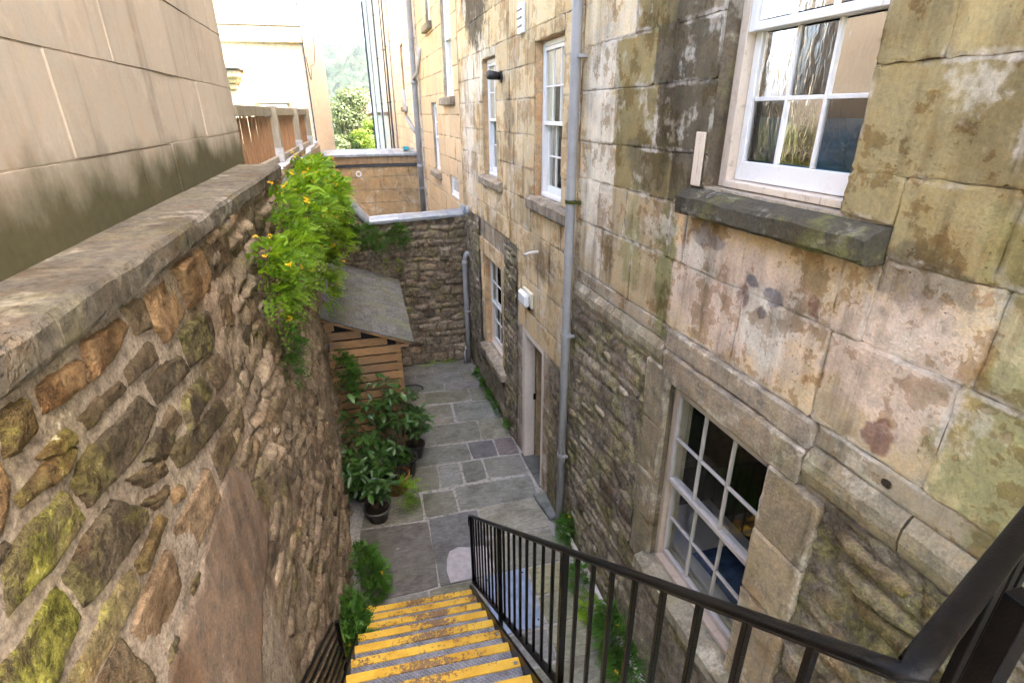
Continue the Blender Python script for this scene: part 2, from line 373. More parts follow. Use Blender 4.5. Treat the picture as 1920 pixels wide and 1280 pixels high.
def paint_mat(name, col, dirt=(.35, .26, .18), amt=.35, rough=.45):
    s = Mat(name); n = s.noise(18, 7, .7); v = s.noise(60, 3, .6, stretch=(1, 1, .06))
    c = s.mix(s.math('MULTIPLY', s.rmp(n, .52, .7), amt), col, dirt)
    c = s.mix(s.math('MULTIPLY', s.rmp(v, .64, .70), amt*.8), c, mul(dirt, .5))
    return s.fin(c, rough, s.bump(v, .2, .003), .4)
M['white'] = paint_mat('white_gloss_paint', (.80, .78, .75), amt=.16)
M['cream_paint'] = paint_mat('old_cream_paint', (.66, .55, .44), (.25, .17, .11), .5)
M['worn_paint'] = paint_mat('worn_pinkish_paint', (.44, .35, .28), (.22, .15, .10), .5)
M['mauve_paint'] = paint_mat('grey_mauve_paint', (.46, .41, .39), (.22,.17,.13), .35)
def glass_mat(name, refl=.35, tint=(.9,.95,.93), wav=0.0, scale=(9, 9, 3), fres=.8):
    s = Mat(name); nt = s.nt
    g = s.n('ShaderNodeBsdfGlossy'); g.inputs['Roughness'].default_value = .03 if not wav else .06; g.inputs['Color'].default_value = (1, 1, 1, 1)
    t = s.n('ShaderNodeBsdfTransparent'); t.inputs['Color'].default_value = (*tint, 1)
    mx = s.n('ShaderNodeMixShader'); lw = s.n('ShaderNodeLayerWeight'); lw.inputs['Blend'].default_value = .35
    s.put(mx.inputs[0], s.math('ADD', s.math('MULTIPLY', lw.outputs['Fresnel'], fres), refl, True)); s.put(mx.inputs[1], t.outputs[0]); s.put(mx.inputs[2], g.outputs[0])
    if wav: s.put(g.inputs['Normal'], s.bump(s.noise(3.2, 3, .55, stretch=scale, dist=.8), wav, .02))
    else: s.put(g.inputs['Normal'], s.bump(s.noise(4, 2, .5), .08, .01))
    s.put(s.o.inputs[0], mx.outputs[0]); return s.m
M['glass'] = glass_mat('window_glass', .01, fres=.11)
M['glass_wavy'] = glass_mat('rippled_glass', .20, (.70,.78,.82), .09, (7, 7, 2.2))
M['glass_reed'] = glass_mat('reeded_obscure_glass', .05, (.70,.80,.70), .45, (26, 26, 7), .35)
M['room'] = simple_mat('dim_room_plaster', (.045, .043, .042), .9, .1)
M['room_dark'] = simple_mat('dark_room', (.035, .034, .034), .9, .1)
M['blind'] = simple_mat('blue_roller_blind', (.10, .22, .32), .8, .1)
M['blue_cloth'] = simple_mat('blue_cloth', (.04, .065, .12), .85, .1, var=.4, scale=14, bump=.6)
M['ochre'] = simple_mat('ochre_passage_wall', (.40, .30, .17), .8, .2, var=.25, scale=5, bump=.3)
M['pipe'] = simple_mat('grey_pipe_paint', (.30, .295, .30), .45, .4, var=.1, scale=6, bump=.1, dirt=(.2,.17,.13), dirt_amt=.25)
M['pipe_pale'] = simple_mat('pale_pipe_paint', (.50, .47, .44), .5, .4, var=.1, scale=6)
M['pipe_black'] = simple_mat('dark_pipe_paint', (.06, .065, .08), .5, .4)
M['pvc'] = simple_mat('white_plastic_pipe', (.62, .57, .53), .4, .4, var=.08, scale=20, dirt=(.35,.27,.2), dirt_amt=.3)
M['moss'] = simple_mat('moss', (.07, .075, .02), .95, .1, var=.4, scale=60, bump=1)
M['lead'] = simple_mat('lead_capping', (.27, .29, .32), .42, .5, metal=.35, var=.2, scale=7, bump=.25, dirt=(.22,.21,.12), dirt_amt=.5)
M['black_iron'] = simple_mat('black_gloss_iron', (.004, .0038, .004), .32, .16, var=.3, scale=40, bump=.35, dirt=(.014,.008,.006), dirt_amt=.5)
M['white_plastic'] = simple_mat('white_plastic', (.72, .73, .74), .35, .4, var=.04)
M['black_plastic'] = simple_mat('black_plastic', (.022, .022, .025), .4, .4)
M['terracotta'] = simple_mat('terracotta', (.36, .13, .055), .8, .2, var=.2, scale=10, bump=.3, dirt=(.3,.26,.2), dirt_amt=.3)
M['grey_pot'] = simple_mat('weathered_pot', (.12, .115, .10), .8, .2, var=.3, scale=12, bump=.3)
def wood_mat(name, col, st=(1, 1, 1), var=.35, grey=None, amt=.4, rv=.2):
    s = Mat(name); g = s.noise(5, 6, .65, stretch=st, dist=.6); k = s.info('Random')
    c = s.mix(s.rmp(g, .3, .7), mul(col, 1-var), mul(col, 1+var)); c = s.mix(1.0, c, s.mix(k, (1-rv,)*3, (1+rv*.8, 1+rv*.75, 1+rv*.7)), 'MULTIPLY')
    if grey: c = s.mix(s.math('MULTIPLY', s.rmp(s.noise(2.5, 7, .65), .42, .65), amt), c, grey)
    return s.fin(c, .8, s.bump(g, .4, .006), .2)
M['slat'] = wood_mat('brown_stained_board', (.32, .19, .09), (2, 2, 30), .3, (.20,.15,.11), .5, .32)
M['shingle'] = wood_mat('grey_weathered_shingle', (.13, .127, .12), (3, 3, 20), .35, (.14, .135, .055), .5, .22)
M['post'] = wood_mat('grey_fence_timber', (.26, .225, .165), (20, 20, 1.5), .3, (.3,.29,.27), .4)
M['reed'] = wood_mat('dry_reed', (.30, .17, .09), (60, 60, .5), .5)
def nosing_mat():
    s = Mat('worn_yellow_paint'); n = s.noise(38, 8, .75); f = s.noise(90, 4, .7); b = s.noise(2.6, 3, .6)
    c = s.mix(s.rmp(s.noise(5, 6, .6), .3, .7), (.60, .33, .025), (.78, .49, .06))
    xx = s.sep()[0]; wk = s.rmp(s.math('ABSOLUTE', s.math('SUBTRACT', xx, .12)), .42, .05)
    ch = s.rmp(s.math('ADD', s.math('ADD', s.math('MULTIPLY', n, .65), s.math('MULTIPLY', b, .45)), s.math('MULTIPLY', wk, .07)), .60, .655)
    c = s.mix(s.math('MULTIPLY', s.rmp(s.noise(3.3, 5, .6), .5, .7), .35), c, (.42, .26, .06))
    c = s.mix(s.math('MULTIPLY', ch, .9), c, s.mix(f, (.10, .05, .035), (.26, .17, .12)))
    return s.fin(c, .62, s.bump(s.math('SUBTRACT', f, s.math('MULTIPLY', ch, .8)), .6, .006), .35)
M['nosing'] = nosing_mat()
def tread_mat():
    s = Mat('checker_plate_steel'); 
    a = s.n('ShaderNodeTexWave', wave_type='BANDS', bands_direction='DIAGONAL'); s.put(a.inputs['Vector'], s.vmul(s.pos, (1, 1, 0))); a.inputs['Scale'].default_value = 22
    b = s.n('ShaderNodeTexWave', wave_type='BANDS', bands_direction='DIAGONAL'); s.put(b.inputs['Vector'], s.vmul(s.pos, (1, -1, 0))); b.inputs['Scale'].default_value = 22
    h = s.math('MULTIPLY', s.rmp(a.outputs['Fac'], .6, .9), s.rmp(b.outputs['Fac'], .15, .6)); n = s.noise(14, 7, .7)
    c = s.mix(s.rmp(n, .35, .7), (.13, .13, .145), (.30, .30, .33)); c = s.mix(s.math('MULTIPLY', h, .5), c, (.46, .46, .50))
    c = s.mix(s.math('MULTIPLY', s.rmp(s.noise(6, 6, .7), .55, .68), .6), c, (.12, .075, .05))
    return s.fin(c, .5, s.bump(h, .9, .006), .5, .3)
M['tread'] = tread_mat()
M['cover'] = simple_mat('blue_grey_steel', (.22, .27, .38), .4, .5, metal=.2, var=.18, scale=9, bump=.15, dirt=(.16,.15,.15), dirt_amt=.35)  # blue grey mixed straight into the plate's base colour
def leaf_mat(name, c0, c1, rough=.5, trans=.35, spec=.4):
    s = Mat(name); r = s.attr('rnd'); k = s.math('ADD', s.math('MULTIPLY', r, .8), s.math('MULTIPLY', s.info('Random'), .4), True)
    c = s.mix(k, c0, c1); s.fin(c, rough, None, spec)
    t = s.n('ShaderNodeBsdfTranslucent'); s.put(t.inputs['Color'], s.mix(1.0, c, (1.3, 1.35, .6), 'MULTIPLY')); mx = s.n('ShaderNodeMixShader'); mx.inputs[0].default_value = trans
    s.put(mx.inputs[1], s.b.outputs[0]); s.put(mx.inputs[2], t.outputs[0]); s.put(s.o.inputs[0], mx.outputs[0]); return s.m
M['cory'] = leaf_mat('bright_fern_leaf', (.07, .17, .010), (.30, .46, .024), .55, .4)
M['cory_dark'] = leaf_mat('dark_fern_leaf', (.03, .10, .015), (.10, .23, .03), .55, .35)  # deeper green leaf tone for the darker clumps
M['yellow_flower'] = simple_mat('yellow_petal', (.85, .50, .02), .6, .2, var=.15)
M['rhodo'] = leaf_mat('glossy_evergreen_leaf', (.014, .05, .010), (.06, .14, .022), .30, .15, .45)
M['stem'] = simple_mat('woody_stem', (.10, .07, .045), .8, .2, var=.3, scale=30)
M['bark'] = simple_mat('bark', (.12, .09, .065), .9, .2, var=.35, scale=9, bump=.8)
M['tree_leaf'] = leaf_mat('tree_leaf', (.045, .085, .02), (.12, .17, .04), .6, .35)
M['tree_pale'] = leaf_mat('pale_tree_leaf', (.07, .10, .045), (.17, .20, .10), .6, .35)
M['bush_leaf'] = leaf_mat('lime_bush_leaf', (.09, .16, .02), (.24, .30, .05), .6, .4)
def tile_mat():
    s = Mat('purple_clay_tile'); n = s.noise(1.6, 5, .6); wv = s.n('ShaderNodeTexWave', bands_direction='Z'); s.put(wv.inputs['Vector'], s.pos); wv.inputs['Scale'].default_value = 1.6
    c = s.mix(n, (.16, .085, .085), (.24, .13, .13)); c = s.mix(s.math('MULTIPLY', wv.outputs['Fac'], .4), c, (.09,.055,.06)); return s.fin(c, .8)
M['tile'] = tile_mat()
M['brick'] = simple_mat('red_brick_wall', (.30, .15, .11), .9, .15, var=.2, scale=3)
def wood_far():
    s = Mat('far_wood_canopy'); n = s.noise(.06, 6, .65); n2 = s.noise(.4, 5, .7)
    c = s.mix(s.rmp(n, .3, .7), (.035, .055, .04), (.07, .09, .06)); c = s.mix(s.rmp(n2, .35, .7), s.mix(1.0, c, (.5,.5,.5), 'MULTIPLY'), c); return s.fin(c, .95, s.bump(n2, 1.0, 2.0), .05)
M['far_wood'] = wood_far()
def damp_stone():
    m = stone_mat('smooth_cut_stone', stain=.16, streak=.28, pale=.2, green=.0, pits=.15, bump=.13, base2=(.92, .87, .80), fine=.07, iron=.18, smear=None)
    nt = m.node_tree; b = nt.nodes['Principled BSDF']; src = b.inputs['Base Color'].links[0].from_socket
    s = Mat.__new__(Mat); s.m = m; s.nt = nt; s.b = b; s.o = nt.nodes['Material Output']; s.oi = None; s.pos = nt.nodes.new('ShaderNodeNewGeometry').outputs['Position']
    z = s.sep()[2]; k = s.math('ADD', z, s.math('MULTIPLY', s.math('SUBTRACT', s.noise(1.6, 6, .62, stretch=(1.2, 1.2, .9)), .5), .62))
    c = s.mix(s.math('MULTIPLY', s.rmp(k, 4.94, 4.66), .95), src, s.mix(s.noise(20, 6, .7), (.045, .044, .022), (.105, .098, .045)))
    s.put(b.inputs['Base Color'], c); return m
M['left_render'] = damp_stone()
M['left_joint'] = simple_mat('pale_lime_joint', (.60, .52, .44), .9, .1, var=.1, scale=20)
M['lead_stone'] = simple_mat('pale_grey_capping', (.40, .40, .41), .7, .3, var=.25, scale=9, bump=.3, dirt=(.2,.2,.17), dirt_amt=.5)
M['glass_back'] = simple_mat('net_curtain_glass', (.55, .55, .54), .15, .5, var=.1, scale=3)
M['blue_bright'] = simple_mat('blue_sheeting', (.02, .10, .45), .6, .3)
M['cream_plastic'] = simple_mat('aged_cream_plastic', (.62, .58, .46), .5, .3, var=.08)
M['teal'] = simple_mat('teal_plastic', (.04, .35, .42), .5, .3)

M['door_paint'] = paint_mat('pale_door_paint', (.64, .56, .49), (.3,.2,.14), .35)
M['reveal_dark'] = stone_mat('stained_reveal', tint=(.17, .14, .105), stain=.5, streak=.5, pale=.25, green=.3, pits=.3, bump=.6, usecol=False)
M['reveal_warm'] = stone_mat('warm_reveal', tint=(.60, .42, .25), stain=.3, streak=.4, pale=.15, green=.0, pits=.2, bump=.5, usecol=False)
M['net'] = simple_mat('grey_green_net', (.20, .23, .19), .9, .1, var=.35, scale=8)

# ================================================================== GROUND AND PAVING
def RX(y): return 2.15 - .03*y                                  # face of the right-hand terrace
def RW(n, y, z): return (RX(y) - n, y, z)                       # n = how far a piece stands out of the wall
def LX(y, z): return -.69 - .03*max(0.0, y-5) - .029*z          # battered face of the left retaining wall
g = height_grid('ground', -700, 700, -300, 1500, 40, lambda U, V: (np.where(V > 60, -.04*np.clip(V-40, 0, 260), 0)-.35, {}), lambda U, V, h: (U, V, h), M['ground']); tag(g, kind='structure')
pv = MB()
pv.quad((-1.2, -1.5, -.012), (2.6, -1.5, -.012), (2.2, 10.7, -.012), (-1.3, 10.7, -.012)).box(-1.2, 2.5, -1.5, 10.7, -.30, -.05)
pave = pv.build('pavement', M['joint']); tag(pave, kind='structure')
SLABS = [[(0.13, 10.53), (0.94, 10.47), (0.92, 9.97), (0.1, 10.04)], [(0.96, 10.47), (1.73, 10.44), (1.74, 9.91), (0.93, 9.97)], [(1.75, 10.44), (1.93, 10.42), (1.89, 9.91), (1.76, 9.91)], [(0.1, 10.0), (0.54, 9.99), (0.53, 9.54), (0.07, 9.59)], [(0.56, 9.98), (1.43, 9.92), (1.42, 9.49), (0.53, 9.55)], [(1.45, 9.91), (1.82, 9.91), (1.88, 9.43), (1.43, 9.48)], [(-0.01, 9.56), (1.06, 9.47), (1.03, 9.19), (-0.03, 9.28)], [(1.09, 9.47), (1.87, 9.4), (1.9, 9.1), (1.05, 9.18)], [(-0.0, 9.23), (0.63, 9.18), (0.63, 8.73), (-0.03, 8.76)], [(0.64, 9.17), (1.49, 9.13), (1.47, 8.67), (0.64, 8.73)], [(1.51, 9.13), (1.89, 9.07), (1.93, 8.6), (1.49, 8.66)], [(-0.03, 8.72), (1.06, 8.63), (1.04, 7.97), (-0.07, 8.03)], [(1.12, 8.63), (1.92, 8.57), (1.93, 7.91), (1.1, 7.97)], [(-0.07, 8.0), (0.64, 7.95), (0.62, 7.37), (-0.1, 7.42)], [(0.66, 7.95), (1.42, 7.91), (1.39, 7.34), (0.63, 7.37)], [(1.45, 7.92), (1.91, 7.9), (1.92, 7.29), (1.4, 7.33)], [(-0.24, 7.38), (1.12, 7.29), (1.13, 6.82), (-0.26, 6.86)], [(1.15, 7.29), (1.56, 7.26), (1.55, 6.82), (1.16, 6.84)], [(1.59, 7.27), (1.89, 7.27), (1.9, 6.79), (1.58, 6.83)], [(-0.39, 6.82), (0.56, 6.8), (0.55, 6.26), (-0.4, 6.31)], [(0.59, 6.8), (0.9, 6.79), (0.9, 6.27), (0.57, 6.27)], [(0.96, 6.79), (1.27, 6.78), (1.26, 6.31), (0.94, 6.28)], [(1.3, 6.78), (1.89, 6.76), (1.89, 6.26), (1.29, 6.31)], [(-0.46, 6.27), (0.25, 6.25), (0.25, 5.68), (-0.56, 5.73)], [(0.29, 6.2), (0.72, 6.18), (0.73, 5.72), (0.29, 5.71)], [(0.77, 6.22), (1.9, 6.2), (1.87, 5.72), (0.76, 5.73)], [(1.01, 5.7), (1.87, 5.69), (1.84, 5.11), (0.99, 5.17)], [(-0.57, 5.69), (0.3, 5.63), (0.3, 4.54), (-0.57, 4.52)], [(0.32, 5.66), (0.97, 5.68), (0.97, 4.54), (0.32, 4.53)], [(-0.57, 4.5), (0.17, 4.51), (0.17, 4.30), (-0.57, 4.30)], [(0.19, 4.51), (0.69, 4.52), (0.69, 4.30), (0.18, 4.30)],
 [(-.62, 8.02), (-.1, 8.02), (-.12, 7.40), (-.62, 7.40)], [(-.62, 7.38), (-.27, 7.38), (-.28, 6.86), (-.62, 6.86)], [(-.62, 6.83), (-.42, 6.83), (-.43, 6.30), (-.62, 6.30)],
 [(1.0, 5.08), (1.84, 5.09), (1.84, 4.54), (1.0, 4.54)], [(1.36, 4.51), (1.82, 4.51), (1.82, 4.12), (1.36, 4.12)], [(1.36, 4.10), (1.82, 4.10), (1.82, 3.74), (1.36, 3.74)], [(.78, 3.70), (1.32, 3.70), (1.32, 3.34), (.78, 3.34)], [(1.34, 3.71), (1.82, 3.71), (1.83, 3.33), (1.34, 3.33)], [(.78, 3.31), (1.22, 3.31), (1.22, 2.72), (.78, 2.72)], [(1.24, 3.31), (1.84, 3.31), (1.84, 2.72), (1.24, 2.72)], [(.78, 2.70), (1.5, 2.70), (1.5, 2.1), (.78, 2.1)], [(1.52, 2.70), (1.86, 2.70), (1.86, 2.1), (1.52, 2.1)], [(.78, 2.08), (1.86, 2.08), (1.86, 1.3), (.78, 1.3)], [(-.6, 4.28), (.7, 4.28), (.7, 3.4), (-.6, 3.4)], [(-.6, 3.38), (.7, 3.38), (.7, 2.2), (-.6, 2.2)]]
FLAGC = [mul(c_, 1.5) for c_ in [(.135,.13,.105), (.14,.135,.12), (.12,.12,.105), (.13,.12,.115), (.155,.145,.118), (.135,.133,.125), (.15,.142,.108)]]
def flagstone(q, z=0.0, col=None, parent=pave):
    q = [Vector((x, y, 0)) for x, y in q]; c = sum(q, Vector())/4; r = random.Random(int(c.x*991+c.y*137))
    ring = []
    for i in range(4):
        a, b = q[i], q[(i+1) % 4]; k = max(2, int((b-a).length/.16))
        for j in range(k):
            p = a.lerp(b, j/k); nrm = (p-c).normalized()
            p = p + nrm*(r.uniform(-.004, .006)+.005 - (.012 if j == 0 else 0)); ring.append(p)
    n = len(ring); dz = r.uniform(-.003, .004); tx, ty = r.uniform(-.004,.004), r.uniform(-.004,.004)
    V = []; F = []
    for sc, zz in ((1.0, -.04), (1.0, -.006), (1-.007, 0.0), (.75, .001)):
        for p in ring:
            e = c.lerp(p, sc) if sc < .9 else p - (p-c).normalized()*(.008 if sc < 1 else 0)
            V.append((e.x, e.y, z+zz+dz+tx*(e.x-c.x)+ty*(e.y-c.y) + (r.uniform(-.0015,.0015) if sc < 1 else 0)))
    V.append((c.x, c.y, z+dz+.001))
    for k in range(3):
        for i in range(n): F.append((k*n+i, k*n+(i+1) % n, (k+1)*n+(i+1) % n, (k+1)*n+i))
    for i in range(n): F.append((3*n+i, 3*n+(i+1) % n, 4*n))
    m = MB(); m.v = V; m.f = F
    k = col or FLAGC[r.randrange(len(FLAGC))]; b = r.uniform(.85, 1.15)
    return m.build('flagstone', M['flag'], parent, False, (*mul(k, b), 1))
for i, q in enumerate(SLABS):
    col = {17: (.12,.11,.115), 18: (.15,.122,.12), 27: (.165,.148,.135), 28: (.155,.15,.15), 35: (.24,.22,.13), 36: (.23,.225,.15), 38: (.23,.22,.155)}.get(i)
    flagstone(q, 0.0, col)
# the pale mortar repair on the slab before the stair foot
rp = [(.44, 4.54), (.42, 4.72), (.45, 4.9), (.50, 5.02), (.62, 5.06), (.74, 5.02), (.955, 5.0), (.955, 4.54)]
m = MB(); m.v = [(x, y, .009) for x, y in rp] + [(x, y, -.02) for x, y in rp]; nn = len(rp); m.f = [tuple(range(nn))] + [(i, (i+1) % nn, nn+(i+1) % nn, nn+i) for i in range(nn)]
M['repair'] = simple_mat('pale_mortar_repair', (.40, .37, .38), .85, .2, var=.12, scale=14, bump=.3)
m.build('mortar_repair', M['repair'], pave)
# gutter along the foot of the right wall
gm = MB(); gm.box(1.845, 2.3, 1.0, 5.02, -.07, -.055)
gm.build('gutter_bed', M['soil'], pave)
gk = MB(); gk.box(1.828, 1.85, 1.0, 5.08, -.07, .003, bev=.004); gk.build('gutter_edge', M['joint'], pave)

# ================================================================== RIGHT HOUSE
house = empty('stone_house', (3.5, 5, 0), 'tall weathered stone house along the right side with sash windows and rubble base', 'house')
def wall_holes(y0, y1, z0, z1, holes, depth, mapf, name, mat, parent):
    ys = sorted({y0, y1, *[h[0] for h in holes], *[h[1] for h in holes]}); zs = sorted({z0, z1, *[h[2] for h in holes], *[h[3] for h in holes]})
    ys = [y for y in ys if y0 <= y <= y1]; zs = [z for z in zs if z0 <= z <= z1]; m = MB()
    for a, b in zip(ys, ys[1:]):
        for c, d in zip(zs, zs[1:]):
            if any(h[0] <= (a+b)/2 <= h[1] and h[2] <= (c+d)/2 <= h[3] for h in holes): continue
            m.quad(mapf(0, a, c), mapf(0, b, c), mapf(0, b, d), mapf(0, a, d))
    for h in holes:
        a, b, c, d = h[:4]
        m.quad(mapf(0,a,c), mapf(0,a,d), mapf(-depth,a,d), mapf(-depth,a,c)); m.quad(mapf(0,b,c), mapf(0,b,d), mapf(-depth,b,d), mapf(-depth,b,c))
        m.quad(mapf(0,a,d), mapf(0,b,d), mapf(-depth,b,d), mapf(-depth,a,d)); m.quad(mapf(0,a,c), mapf(0,b,c), mapf(-depth,b,c), mapf(-depth,a,c))
    return m.build(name, mat, parent)
# openings (y0, y1, z0, z1)
BIG = (1.99, 3.03, 4.56, 6.30); LOW = (2.045, 3.11, 1.42, 3.13); WL = (5.46, 6.33, 4.07, 5.71); W2 = (8.05, 8.82, 4.07, 5.73); L2 = (7.90, 9.03, 1.0, 2.70); DOOR = (5.88, 6.78, -.02, 2.18)
UP1 = (5.5, 6.35, 7.4, 9.2); UP2 = (8.05, 8.85, 7.4, 9.2)
HOLES = [BIG, LOW, WL, W2, L2, DOOR, UP1, UP2]
HY0, HY1, HTOP = -2.0, 10.62, 11.2
wall_holes(HY0, HY1, -.3, HTOP, HOLES, .22, lambda n, y, z: RW(n-.012, y, z), 'wall', M['bed'], house)
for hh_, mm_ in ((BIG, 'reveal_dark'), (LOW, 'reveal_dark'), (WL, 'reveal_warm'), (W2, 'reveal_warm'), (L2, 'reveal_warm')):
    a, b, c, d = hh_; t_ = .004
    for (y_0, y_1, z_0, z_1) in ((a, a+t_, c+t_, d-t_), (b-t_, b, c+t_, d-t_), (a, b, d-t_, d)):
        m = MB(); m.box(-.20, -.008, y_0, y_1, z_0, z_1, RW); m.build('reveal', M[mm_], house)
# inner shell, floors and back so that rooms stay closed
sh = MB()
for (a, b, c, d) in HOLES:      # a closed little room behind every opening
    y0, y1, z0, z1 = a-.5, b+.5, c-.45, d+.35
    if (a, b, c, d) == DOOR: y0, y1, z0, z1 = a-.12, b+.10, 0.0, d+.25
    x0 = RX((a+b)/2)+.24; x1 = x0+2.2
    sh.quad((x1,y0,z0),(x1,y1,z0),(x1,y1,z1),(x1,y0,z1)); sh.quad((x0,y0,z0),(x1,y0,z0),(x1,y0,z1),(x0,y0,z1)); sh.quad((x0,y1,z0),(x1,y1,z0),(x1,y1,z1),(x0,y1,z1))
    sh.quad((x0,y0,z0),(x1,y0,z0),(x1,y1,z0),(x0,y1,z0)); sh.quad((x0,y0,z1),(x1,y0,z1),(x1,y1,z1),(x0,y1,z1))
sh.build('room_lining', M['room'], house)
bk = MB(); bk.box(9.0, 9.3, HY0, HY1, -.3, HTOP).box(2.2, 9.0, HY0-.3, HY0, -.3, HTOP).box(1.7, 9.3, HY0-.3, HY1, HTOP, HTOP+.25)
bk.build('outer_shell', M['terrace'], house, False, (.45,.36,.25,1))

def block(y0, y1, z0, z1, proud, col, parent, mat, mapf=RW, gap=.005, name='block', jit=.004, cell=.09, depth=.03, relief=.006, dip=.006):
    r = random.Random(int(y0*7919+z0*104729+y1*31)); y0 += gap*.5; y1 -= gap*.5; z0 += gap*.5; z1 -= gap*.5
    ny = max(2, min(8, int((y1-y0)/cell))); nz = max(2, min(5, int((z1-z0)/cell)))
    V = []; F = []; sd = r.randrange(999); E = []
    def ax(a, b, n):
        L = b-a; e1, e2 = min(.018, L*.12), min(.055, L*.25); return np.array([a, a+e1, a+e2] + [a+e2+(L-2*e2)*i/n for i in range(1, n)] + [b-e2, b-e1, b])
    gy, gz = ax(y0, y1, ny), ax(z0, z1, nz); ny, nz = len(gy)-1, len(gz)-1
    Y, Z = np.meshgrid(gy, gz, indexing='ij'); D = np.minimum(np.minimum(Y-y0, y1-Y), np.minimum(Z-z0, z1-Z))
    hh = (fbm(Y*5+sd, Z*5, 3, 3)-.45)*relief*2
    for i in range(ny+1):
        for j in range(nz+1):
            e = i in (0, ny) or j in (0, nz); cnr = i in (0, ny) and j in (0, nz); k = jit if e else jit*.5
            y, z = Y[i, j] + r.uniform(-k, k), Z[i, j] + r.uniform(-k, k)
            if cnr: y += (1 if i == 0 else -1)*jit*1.2; z += (1 if j == 0 else -1)*jit*1.2
            V.append(mapf(proud + hh[i, j] - (dip if e else 0), y, z)); E.append(max(0.0, 1-D[i, j]/.055))
    for i in range(ny):
        for j in range(nz): a = i*(nz+1)+j; F.append((a, a+nz+1, a+nz+2, a+1))
    per = [i*(nz+1) for i in range(ny+1)] + [ny*(nz+1)+j for j in range(1, nz+1)] + [i*(nz+1)+nz for i in range(ny-1, -1, -1)] + [j for j in range(nz-1, 0, -1)]
    b0 = len(V)
    for k in per:
        i, j = divmod(k, nz+1); V.append(mapf(-depth, float(Y[i, j]), float(Z[i, j]))); E.append(1.0)
    for q in range(len(per)): F.append((per[q], per[(q+1) % len(per)], b0+(q+1) % len(per), b0+q))
    m = MB(); m.v = V; m.f = F; me = m.mesh(name); at = me.attributes.new('edge', 'FLOAT', 'POINT'); at.data.foreach_set('value', E)
    return mk(name, me, mat, parent, False, (*col, 1))
def sub_rects(y0, y1, z0, z1, holes):
    rects = [(y0, y1, z0, z1)]
    for h in holes:
        out = []
        for (a, b, c, d) in rects:
            if h[1] <= a or h[0] >= b or h[3] <= c or h[2] >= d: out.append((a, b, c, d)); continue
            if h[0] > a: out.append((a, h[0], c, d))
            if h[1] < b: out.append((h[1], b, c, d))
            m0, m1 = max(a, h[0]), min(b, h[1])
            if h[2] > c: out.append((m0, m1, c, h[2]))
            if h[3] < d: out.append((m0, m1, h[3], d))
        rects = out
    return [q for q in rects if q[1]-q[0] > .03 and q[3]-q[2] > .03]
def courses(zs, y0, y1, holes, colf, parent, mat, ln=.75, seed=1, cuts=None, mapf=RW, proud=.004, **kw):
    r = random.Random(seed)
    for ci, (a, b) in enumerate(zip(zs, zs[1:])):
        cs = [y0] + sorted((cuts or {}).get(ci, []))
        if not (cuts or {}).get(ci):
            while cs[-1] < y1 - ln*.5: cs.append(cs[-1] + ln*r.uniform(.55, 1.4))
        cs = [c for c in cs if c < y1-.1] + [y1]
        for p, q in zip(cs, cs[1:]):
            for (e, f, gz, h) in sub_rects(p, q, a, b, holes):
                col = colf((e+f)/2, (gz+h)/2, r)
                block(e, f, gz, h, proud + r.uniform(-.003, .006), col, parent, mat, mapf, **kw)
def near_col(y, z, r):
    b = (.52, .42, .30); k = r.uniform(.86, 1.12)
    if 3.0 < y < 3.66 and 4.4 < z < 5.8: b = (.18, .15, .11)
    elif 3.6 < y < 4.3 and 4.4 < z < 6.4: b = (.32, .26, .14)
    elif 4.3 < y < 5.1: b = (.74, .62, .48)
    elif y < 2.0 and z > 4.4: b = (.46, .37, .21)
    elif y < 1.3: b = (.55, .49, .34)
    elif 3.5 < z < 4.4 and y < 3.3: b = (.70, .57, .44)
    elif y > 5: b = (.72, .58, .41)
    return (b[0]*k, b[1]*k, b[2]*k*.90)
# the near section above the string course, the joints where the photograph has them
SILLB = (1.72, 3.15, 4.385, 4.56)
courses([3.54, 4.03, 4.42, 4.75, 5.17, 5.52, 5.92, 6.35, 6.8, 7.3], HY0, 4.98, [BIG, SILLB], near_col, house, M['ashlar'], seed=5, gap=.0015, dip=.003, jit=.006, relief=.009,
        cuts={0: [-.4, .5, 1.28, 1.88, 2.52, 3.27, 3.85, 4.4], 1: [0, .62, 1.24, 1.9, 2.56, 3.33, 4.0, 4.5], 2: [-.2, .75, 1.30, 1.99, 3.03, 3.41, 4.25, 4.6], 3: [.2, .9, 1.36, 1.99, 3.03, 3.66, 4.30], 4: [-.5, .4, 1.0, 1.7, 3.03, 3.74, 4.34], 5: [.3, 1.2, 2.4, 3.52, 4.05]})
courses([7.3, 7.75, 8.2, 8.7, 9.2, 9.7, 10.4, 11.2], HY0, 10.6, [UP1, UP2], near_col, house, M['ashlar_far'], ln=1.1, seed=6, cell=.4)
# far half: cut stone above, rubble below
courses([2.95, 3.25, 3.6, 3.98, 4.36, 4.75, 5.15, 5.5, 5.85, 6.3, 6.8, 7.3], 5.02, 7.35, [WL, (5.12, 6.44, 3.90, 4.07)], near_col, house, M['ashlar_far'], ln=.62, seed=9, gap=.003, dip=.003, jit=.005)
courses([3.3, 3.6, 3.98, 4.36, 4.75, 5.15, 5.5, 5.85, 6.3, 6.8, 7.3], 7.36, 10.6, [W2, (7.76, 8.98, 3.92, 4.07)], near_col, house, M['ashlar_far'], ln=.7, seed=10, relief=.01, gap=.003, dip=.003, jit=.006)
courses([2.18, 2.5, 2.95], 5.02, 7.0, [DOOR], near_col, house, M['ashlar_far'], ln=.5, seed=12)
courses([0.0, .45, .95, 1.4, 1.8, 2.18], 5.60, 5.88, [], lambda y, z, r: mul((.46, .38, .30), r.uniform(.85, 1.15)), house, M['ashlar_far'], ln=.5, seed=13)
